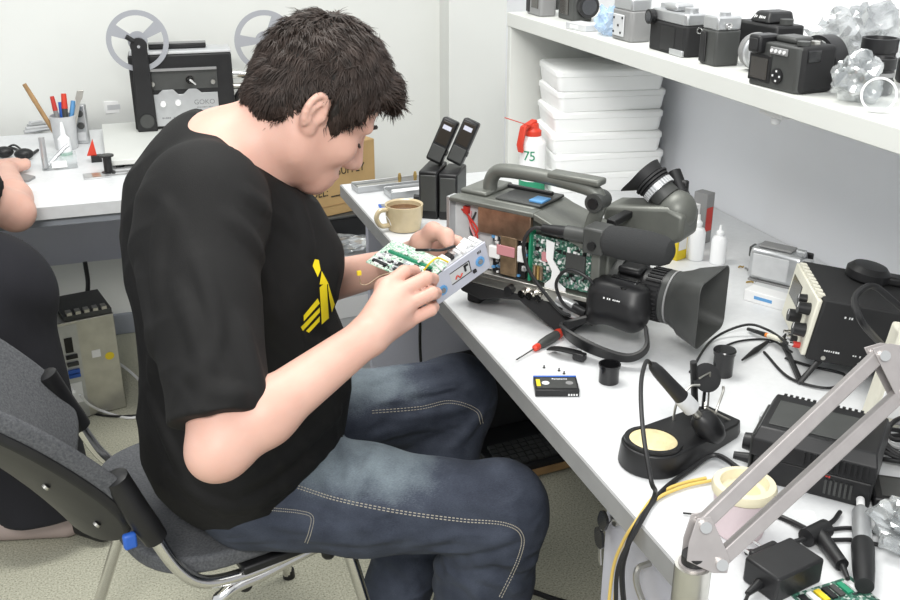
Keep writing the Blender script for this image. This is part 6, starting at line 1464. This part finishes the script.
MB().tube([(0.155, 0.06, 0.05), (0.22, 0.03, 0.15), (0.278, 0.026, 0.262)], 0.016, 10, sq=(1.3, 0.6)).build('rear_arm', 'black', g)
MB().cyl((0.165, 0.04, 0.16), (0.235, 0.04, 0.155), 0.014, n=18).build('lens_barrel', 'chrome', g); MB().cyl((0.165, 0.04, 0.12), (0.22, 0.04, 0.118), 0.010, n=16).build('side_rod', 'steel', g)
p = onz(117, 112, PZ); o = MB().b2((-0.028, -0.02, 0), (0.028, 0.02, 0.040)).build('small_carton', 'white_paper', None, 0.002); o.location = (p.x-0.01, p.y, PZ); o.rotation_euler = (0, 0, 0.1); tag(o, 'small white carton beside the film projector', 'box'); MB().b2((-0.02, -0.0205, 0.012), (0.02, -0.02, 0.028)).build('label', 'light_grey', o)
# pen pot
p = onz(67, 148, BZ); g = thing('pen_pot', 'grey pot full of pens and brushes on the back desk', 'pen pot', p)
MB().lathe([(0.030, 0), (0.031, 0.001), (0.036, 0.096), (0.0345, 0.096), (0.029, 0.004), (0, 0.003)], n=28).build('pot', 'light_grey', g)
def pen(dx, dy, tx, ty, L, r, m1, m2, lab, cat='pen', w=None):
    a = Vector((p.x+dx*0.5, p.y+dy*0.5, BZ+0.006)); d_ = Vector((tx, ty, 1)).normalized()
    g_ = thing('pen' if cat == 'pen' else cat.replace(' ', '_'), lab, cat)
    if w: MB().loft([[a+d_*t+Vector((q0, q1, 0)) for q0, q1 in ((-w*s, -0.003), (w*s, -0.003), (w*s, 0.003), (-w*s, 0.003))] for t, s in ((0, 0.7), (L*0.8, 0.6), (L*0.86, 1.0), (L, 0.9))]).build('shank', m1, g_, 0.001)
    else:
        MB().cyl(a, a+d_*L*0.72, r, n=12).build('barrel', m1, g_); MB().cyl(a+d_*L*0.72, a+d_*L, r*1.1, r*0.9, 12).build('cap', m2, g_)
pen(-0.02, 0.0, -0.42, 0.0, 0.20, 0.0065, 'wood', 'wood', 'brown wooden brush leaning far out of the pen pot', 'brush')
pen(-0.012, -0.008, -0.10, 0.1, 0.145, 0.0065, 'mid_grey', 'red_dark', 'grey pen with dark red cap in the pen pot', 'pen')
pen(0.006, -0.004, 0.06, 0.1, 0.150, 0.0080, 'dark_grey', 'red', 'thick dark marker with bright red cap in the pen pot', 'marker')
pen(0.014, 0.006, 0.22, 0.1, 0.130, 0.0070, 'blue_light', 'blue_light', 'light blue pen in the pen pot', 'pen')
pen(0.002, 0.012, -0.02, 0.1, 0.125, 0.0060, 'blue', 'blue', 'dark blue pen in the pen pot', 'pen')
pen(0.022, -0.004, 0.30, 0.0, 0.165, 0.006, 'steel', 'steel', 'flat steel spanner standing in the pen pot', 'spanner', 0.010)
p = onz(66, 152, BZ); g = thing('glue_bottle', 'small white glue bottle with green base before the pen pot', 'bottle', (p.x, p.y-0.028, BZ))
MB().lathe([(0.017, 0.008), (0.018, 0.012), (0.017, 0.045), (0.008, 0.055), (0.006, 0.075), (0.003, 0.092), (0, 0.093)], n=22).build('bottle_body', 'bottle', g); MB().lathe([(0.0185, 0), (0.0185, 0.0078)], n=22).build('base_ring', 'green', g)
p = onz(84, 143, BZ); g = thing('light_meter', 'silver handheld device with dark dials beside the pen pot', 'meter', (p.x, p.y, BZ), -12)
MB().b2((-0.018, -0.012, 0), (0.018, 0.012, 0.115)).build('case', 'silver', g, 0.004)
for z in (0.090, 0.055): MB().cyl((0.002, -0.012, z), (0.002, -0.018, z), 0.010, n=18).build('dial', 'dark_grey', g)
MB().b2((-0.012, -0.0135, 0.010), (0.012, -0.012, 0.035)).build('panel', 'light_grey', g, 0.001)
p = onz(60, 168, BZ); g = thing('parts_box', 'clear plastic parts box with white label on the back desk', 'box', (p.x, p.y+0.01, BZ), 3)
for a_1, b_1 in (((-0.045, -0.03, 0), (0.045, 0.03, 0.002)), ((-0.045, -0.03, 0.002), (0.045, -0.028, 0.034)), ((-0.045, 0.028, 0.002), (0.045, 0.03, 0.034)), ((-0.045, -0.028, 0.002), (-0.043, 0.028, 0.034)), ((0.043, -0.028, 0.002), (0.045, 0.028, 0.034))): MB().b2(a_1, b_1).build('wall', 'glass', g)
MB().b2((-0.02, -0.0306, 0.006), (0.018, -0.0301, 0.024)).build('label', 'white_paper', g); MB().tube([(-0.03, 0.0, 0.008), (0.02, 0.01, 0.05), (0.03, 0.012, 0.056)], 0.005, 8).build('metal_part', 'silver', g); MB().cyl((-0.036, -0.01, 0.003), (-0.036, 0.0, 0.085), 0.008, n=14).build('tube_part', 'silver', g)
p = onz(97, 176, BZ); g = thing('metal_plate', 'flat bright metal plate lying below the red flag', 'plate', (p.x, p.y, BZ), 4)
MB().b2((-0.034, -0.028, 0), (0.034, 0.028, 0.003)).build('plate', 'silver', g, 0.001); MB().b2((-0.012, -0.02, 0.0031), (0.010, 0.02, 0.0036)).build('stripe', 'copper', g)
p = onz(94, 163, BZ); g = thing('warning_flag', 'small red triangular flag on a black block', 'flag', (p.x, p.y+0.015, BZ), 0)
MB().b2((-0.006, -0.012, 0), (0.022, 0.012, 0.018)).build('block', 'black', g, 0.001); MB().prism([(-0.016, 0.018), (0.010, 0.018), (0.004, 0.064)], -0.004, 0.004, basis((0, 0, 0), (1, 0, 0), (0, 0, 1), (0, 1, 0))).build('flag', 'red', g, 0.001)
p = onz(109, 174, BZ); g = thing('tape_spool', 'black flanged spool standing beside the red flag', 'spool', (p.x, p.y+0.008, BZ))
MB().lathe([(0.018, 0), (0.018, 0.004), (0.011, 0.006), (0.011, 0.044), (0.018, 0.046), (0.018, 0.05)], n=24).build('core', 'black', g); MB().lathe([(0.010, 0.0501), (0.004, 0.051), (0, 0.051)], n=18).build('bore', 'dark_grey', g)
g = thing('eyeglasses', 'folded wire eyeglasses lying in front of the raised board', 'glasses', (0.045, 2.735, BZ), 8)
for x in (-0.028, 0.028): rl = MB().tube([(x+0.022*math.cos(a), 0.014*math.sin(a), 0.003) for a in np.linspace(0, 2*math.pi, 21)[:-1]], 0.0012, 6, closed=True).build('lens_rim', 'mid_grey', g)
MB().tube([(-0.006, 0, 0.003), (0, 0.004, 0.004), (0.006, 0, 0.003)], 0.0012, 6).build('bridge', 'mid_grey', g); MB().tube([(0.05, 0, 0.003), (0.045, 0.012, 0.003), (-0.04, 0.018, 0.003)], 0.0014, 6).build('temple', 'mid_grey', g); MB().tube([(-0.05, 0, 0.003), (-0.06, -0.01, 0.003), (0.03, -0.02, 0.003)], 0.0014, 6).build('temple', 'mid_grey', g)
o = MB().b2((-0.04, -0.022, 0), (0.04, 0.022, 0.003)).build('paper_slip', 'white_paper'); p = onz(42, 187, BZ); o.location = p; o.rotation_euler = (0, 0, 0.1); tag(o, 'white paper slip with faint print near the desk front', 'paper'); scrawl(6, 0.036, 0.008, 'light_grey', o, T(0, 0, 0.0031), 14)
o = MB().prism([(-0.05, -0.04), (0.035, -0.034), (0.05, 0.0), (0.02, 0.04), (-0.05, 0.04)], 0, 0.006).build('mouse_pad', 'mid_grey'); p = onz(15, 180, BZ); o.location = p; tag(o, 'grey pad under the hand of the person in black', 'pad')
cable('desk_cable', [onz(-5, 152, BZ+.004), onz(12, 148, BZ+.004), onz(28, 155, BZ+.004), onz(38, 150, BZ+.004)], 0.004, 'cable', 'black cable lying on the back desk near the hand')
g = thing('headset', 'black headset with round earpads lying on the back desk', 'headset')
for x, y in ((4, 152), (24, 154)): q_ = onz(x, y, BZ+.016); MB().sph(q_, (0.026, 0.018, 0.016), 16, 10).build('earpad', 'black', g)
MB().tube(catmull([onz(4, 150, BZ+.022), onz(14, 145, BZ+.03), onz(24, 152, BZ+.022)], 6), 0.003, 8).build('headband', 'black', g)
g = thing('tool_roll', 'bundle of silver tools lying behind the parts box', 'tools')
for k in range(4): MB().cyl(onz(24+2*k, 132-3*k, BZ+.008+0.004*k), onz(56+k, 128-3*k, BZ+.008), 0.006, 0.004, 10).build('tool', ('silver', 'light_grey')[k % 2], g)
crumple('plastic_bag', (-0.345, 2.96, BZ), (0.03, 0.03, 0.022), 5.2, 'bag_blue', 'small blue plastic bag behind the headset on the back desk')
# ================================================================== behind the man : boxes on the floor
g = thing('lower_carton', 'pale grey carton wrapped in plastic standing behind the bench', 'box', (0.59, 2.80, 0), 8)
MB().b2((-0.13, -0.20, 0), (0.15, 0.12, 0.48)).build('carton', 'light_grey', g, 0.004); MB().b2((-0.132, -0.2015, 0.30), (0.152, -0.2005, 0.36)).build('tape_strip', 'white', g)
crumple('plastic_wrap', (0.60, 2.66, 0.481), (0.085, 0.045, 0.020), 9.4, 'bag', 'crumpled clear plastic wrap on the pale grey carton', 'wrap')
g = thing('dark_crate', 'dark shallow crate under the brown cardboard box', 'crate', (0.60, 2.84, 0.481), 8)
MB().b2((-0.12, -0.10, 0), (0.14, 0.07, 0.07)).build('crate_body', 'black', g, 0.003); MB().b2((-0.125, -0.105, 0.0705), (0.145, 0.075, 0.078)).build('crate_rim', 'dark_grey', g, 0.002)
g = thing('cardboard_box', 'brown cardboard box printed SUPPLY and MODEL standing behind the bench', 'box', mt=T(0.555, 2.83, 0.5605) @ R(19))
MB().b2((-0.17, -0.09, 0), (0.155, 0.06, 0.205)).build('carton', 'cardboard', g, 0.002)
MB().b2((-0.17, -0.0915, 0.030), (0.155, -0.0905, 0.0315)).build('seam', 'wood', g)
text('print', 'POWER SUPPLY', 0.034, 'print_black', g, T(0.118, -0.0908, 0.128) @ R(90, 'X'), align='RIGHT', sx=0.85)
text('print', 'MODEL:', 0.034, 'print_black', g, T(-0.008, -0.0908, 0.072) @ R(90, 'X'), align='RIGHT', sx=0.85)
MB().b2((0.000, -0.0916, 0.056), (0.120, -0.0905, 0.059)).build('printed_line', 'print_black', g)
# ---- open computer tower
p = onz(95, 412, 0); g = thing('computer_tower', 'bare metal computer tower standing on the carpet under the back desk', 'computer', (-0.142, 2.90, 0), 12); g.scale = (1, 1, 0.92)
MB().b2((-0.085, -0.09, 0.003), (0.075, 0.09, 0.335)).build('chassis', 'steel', g, 0.002)
MB().b2((-0.086, -0.092, 0.003), (-0.030, -0.090, 0.325)).build('rear_panel', 'silver', g)
MB().b2((-0.070, -0.0945, 0.235), (-0.048, -0.092, 0.285)).build('vent_panel', 'black', g, 0.001)
for k, (z, m_) in enumerate(((0.215, 'black'), (0.19, 'dark_grey'), (0.165, 'blue'), (0.150, 'blue'))): MB().b2((-0.072, -0.100, z), (-0.040, -0.092, z+0.012)).build('port', m_, g, 0.001)
MB().b2((-0.074, -0.0935, 0.06), (-0.040, -0.092, 0.13)).build('sticker', 'white_paper', g); MB().b2((0.0, -0.0915, 0.20), (0.024, -0.0905, 0.225)).build('sticker', 'white_paper', g); MB().cyl((0.048, -0.0905, 0.195), (0.048, -0.0915, 0.195), 0.013, n=20).build('sticker', 'yellow', g)
MB().b2((-0.06, -0.085, 0.336), (0.073, 0.085, 0.352)).build('top_tray', 'dark_grey', g, 0.001)
for k in range(5): MB().b2((-0.05+0.024*k, -0.086, 0.3525), (-0.036+0.024*k, -0.06, 0.362)).build('tray_clip', 'steel', g)
for x in (-0.07, 0.06):
    for y in (-0.07, 0.07): MB().cyl((x, y, 0), (x, y, 0.003), 0.008, n=10).build('foot', 'black', g)
hang_l = (((85, 262), (88, 285), (84, 305), (70, 330), 'thick black cable dropping from the back desk behind the tower', 0.007), ((47, 265), (45, 290), (38, 315), (34, 345), 'black cable hanging from the back desk beside black trousers', 0.003), ((22, 240), (24, 262), (28, 290), (30, 320), 'black cable hanging down in front of the blue desk panel', 0.003))
for a1, a2, a3, a4, lab, r in hang_l:
    cable('hanging_cable', [ony(a1[0], a1[1], 3.16), ony(a2[0], a2[1], 3.15), ony(a3[0], a3[1], 3.10), ony(a4[0], a4[1], 3.05)], r, 'cable', lab)
fl = lambda x, y, z=0.005: onz(x, y, z)
cable('floor_cable', [fl(74, 392, .16), fl(66, 380, .14), fl(85, 352, .10), fl(110, 358, .06), fl(135, 376), fl(150, 395)], 0.0045, 'white', 'thick white cable arching from the tower across the carpet')
cable('floor_cable', [fl(80, 395, .10), fl(90, 405, .05), fl(105, 412), fl(130, 418), fl(150, 412)], 0.004, 'white', 'thin white cable lying on the carpet below the tower')
cable('floor_cable', [fl(70, 365, .12), fl(76, 390, .06), fl(86, 410), fl(110, 416), fl(148, 415)], 0.0035, 'cable', 'black cable running from the tower over the carpet')
cable('floor_cable', [fl(60, 310, .30), fl(54, 335, .22), fl(62, 370, .12), fl(70, 395, .02)], 0.003, 'cable', 'black cable dropping along the side of the metal tower')
cable('floor_cable', [fl(505, 555), fl(520, 583), fl(545, 596), fl(580, 606)], 0.006, 'cable', 'black cable on the carpet between the shoes and drawers')
cable('hanging_cable', [ony(419, 300, 2.36), ony(420, 322, 2.36), ony(420, 345, 2.36), ony(422, 380, 2.36)], 0.004, 'cable', 'black cable hanging under the bench by its end panel')
# ---- old keyboard machine under the bench
g = thing('portable_computer', 'old black portable computer with keyboard on the carpet under the bench', 'computer', (1.03, 2.22, 0), 6)
MB().b2((-0.20, -0.14, 0.004), (0.155, 0.10, 0.045)).build('base', 'black', g, 0.004)
for r_ in range(5):
    for k in range(15): MB().b2((-0.19+0.0225*k+0.004*r_, -0.125+0.022*r_, 0.0455), (-0.172+0.0225*k+0.004*r_, -0.107+0.022*r_, 0.053)).build('key', 'dark_grey', g)
MB().prism([(0.0, 0.0), (0.012, 0.0), (0.075, 0.22), (0.063, 0.22)], -0.195, 0.15, basis((0, 0.07, 0.046), (0, 1, 0), (0, 0, 1), (1, 0, 0))).build('screen_lid', 'black', g, 0.003)
MB().b2((-0.19, -0.146, 0.010), (0.145, -0.14, 0.030)).build('front_strip', 'wood', g, 0.001)
for x in (-0.12, 0.02, 0.06, 0.10): MB().cyl((x, -0.146, 0.02), (x, -0.150, 0.02), 0.007, n=12).build('jack', 'chrome', g)
for x in (-0.18, 0.13):
    for y in (-0.12, 0.08): MB().cyl((x, y, 0), (x, y, 0.004), 0.01, n=10).build('foot', 'rubber', g)
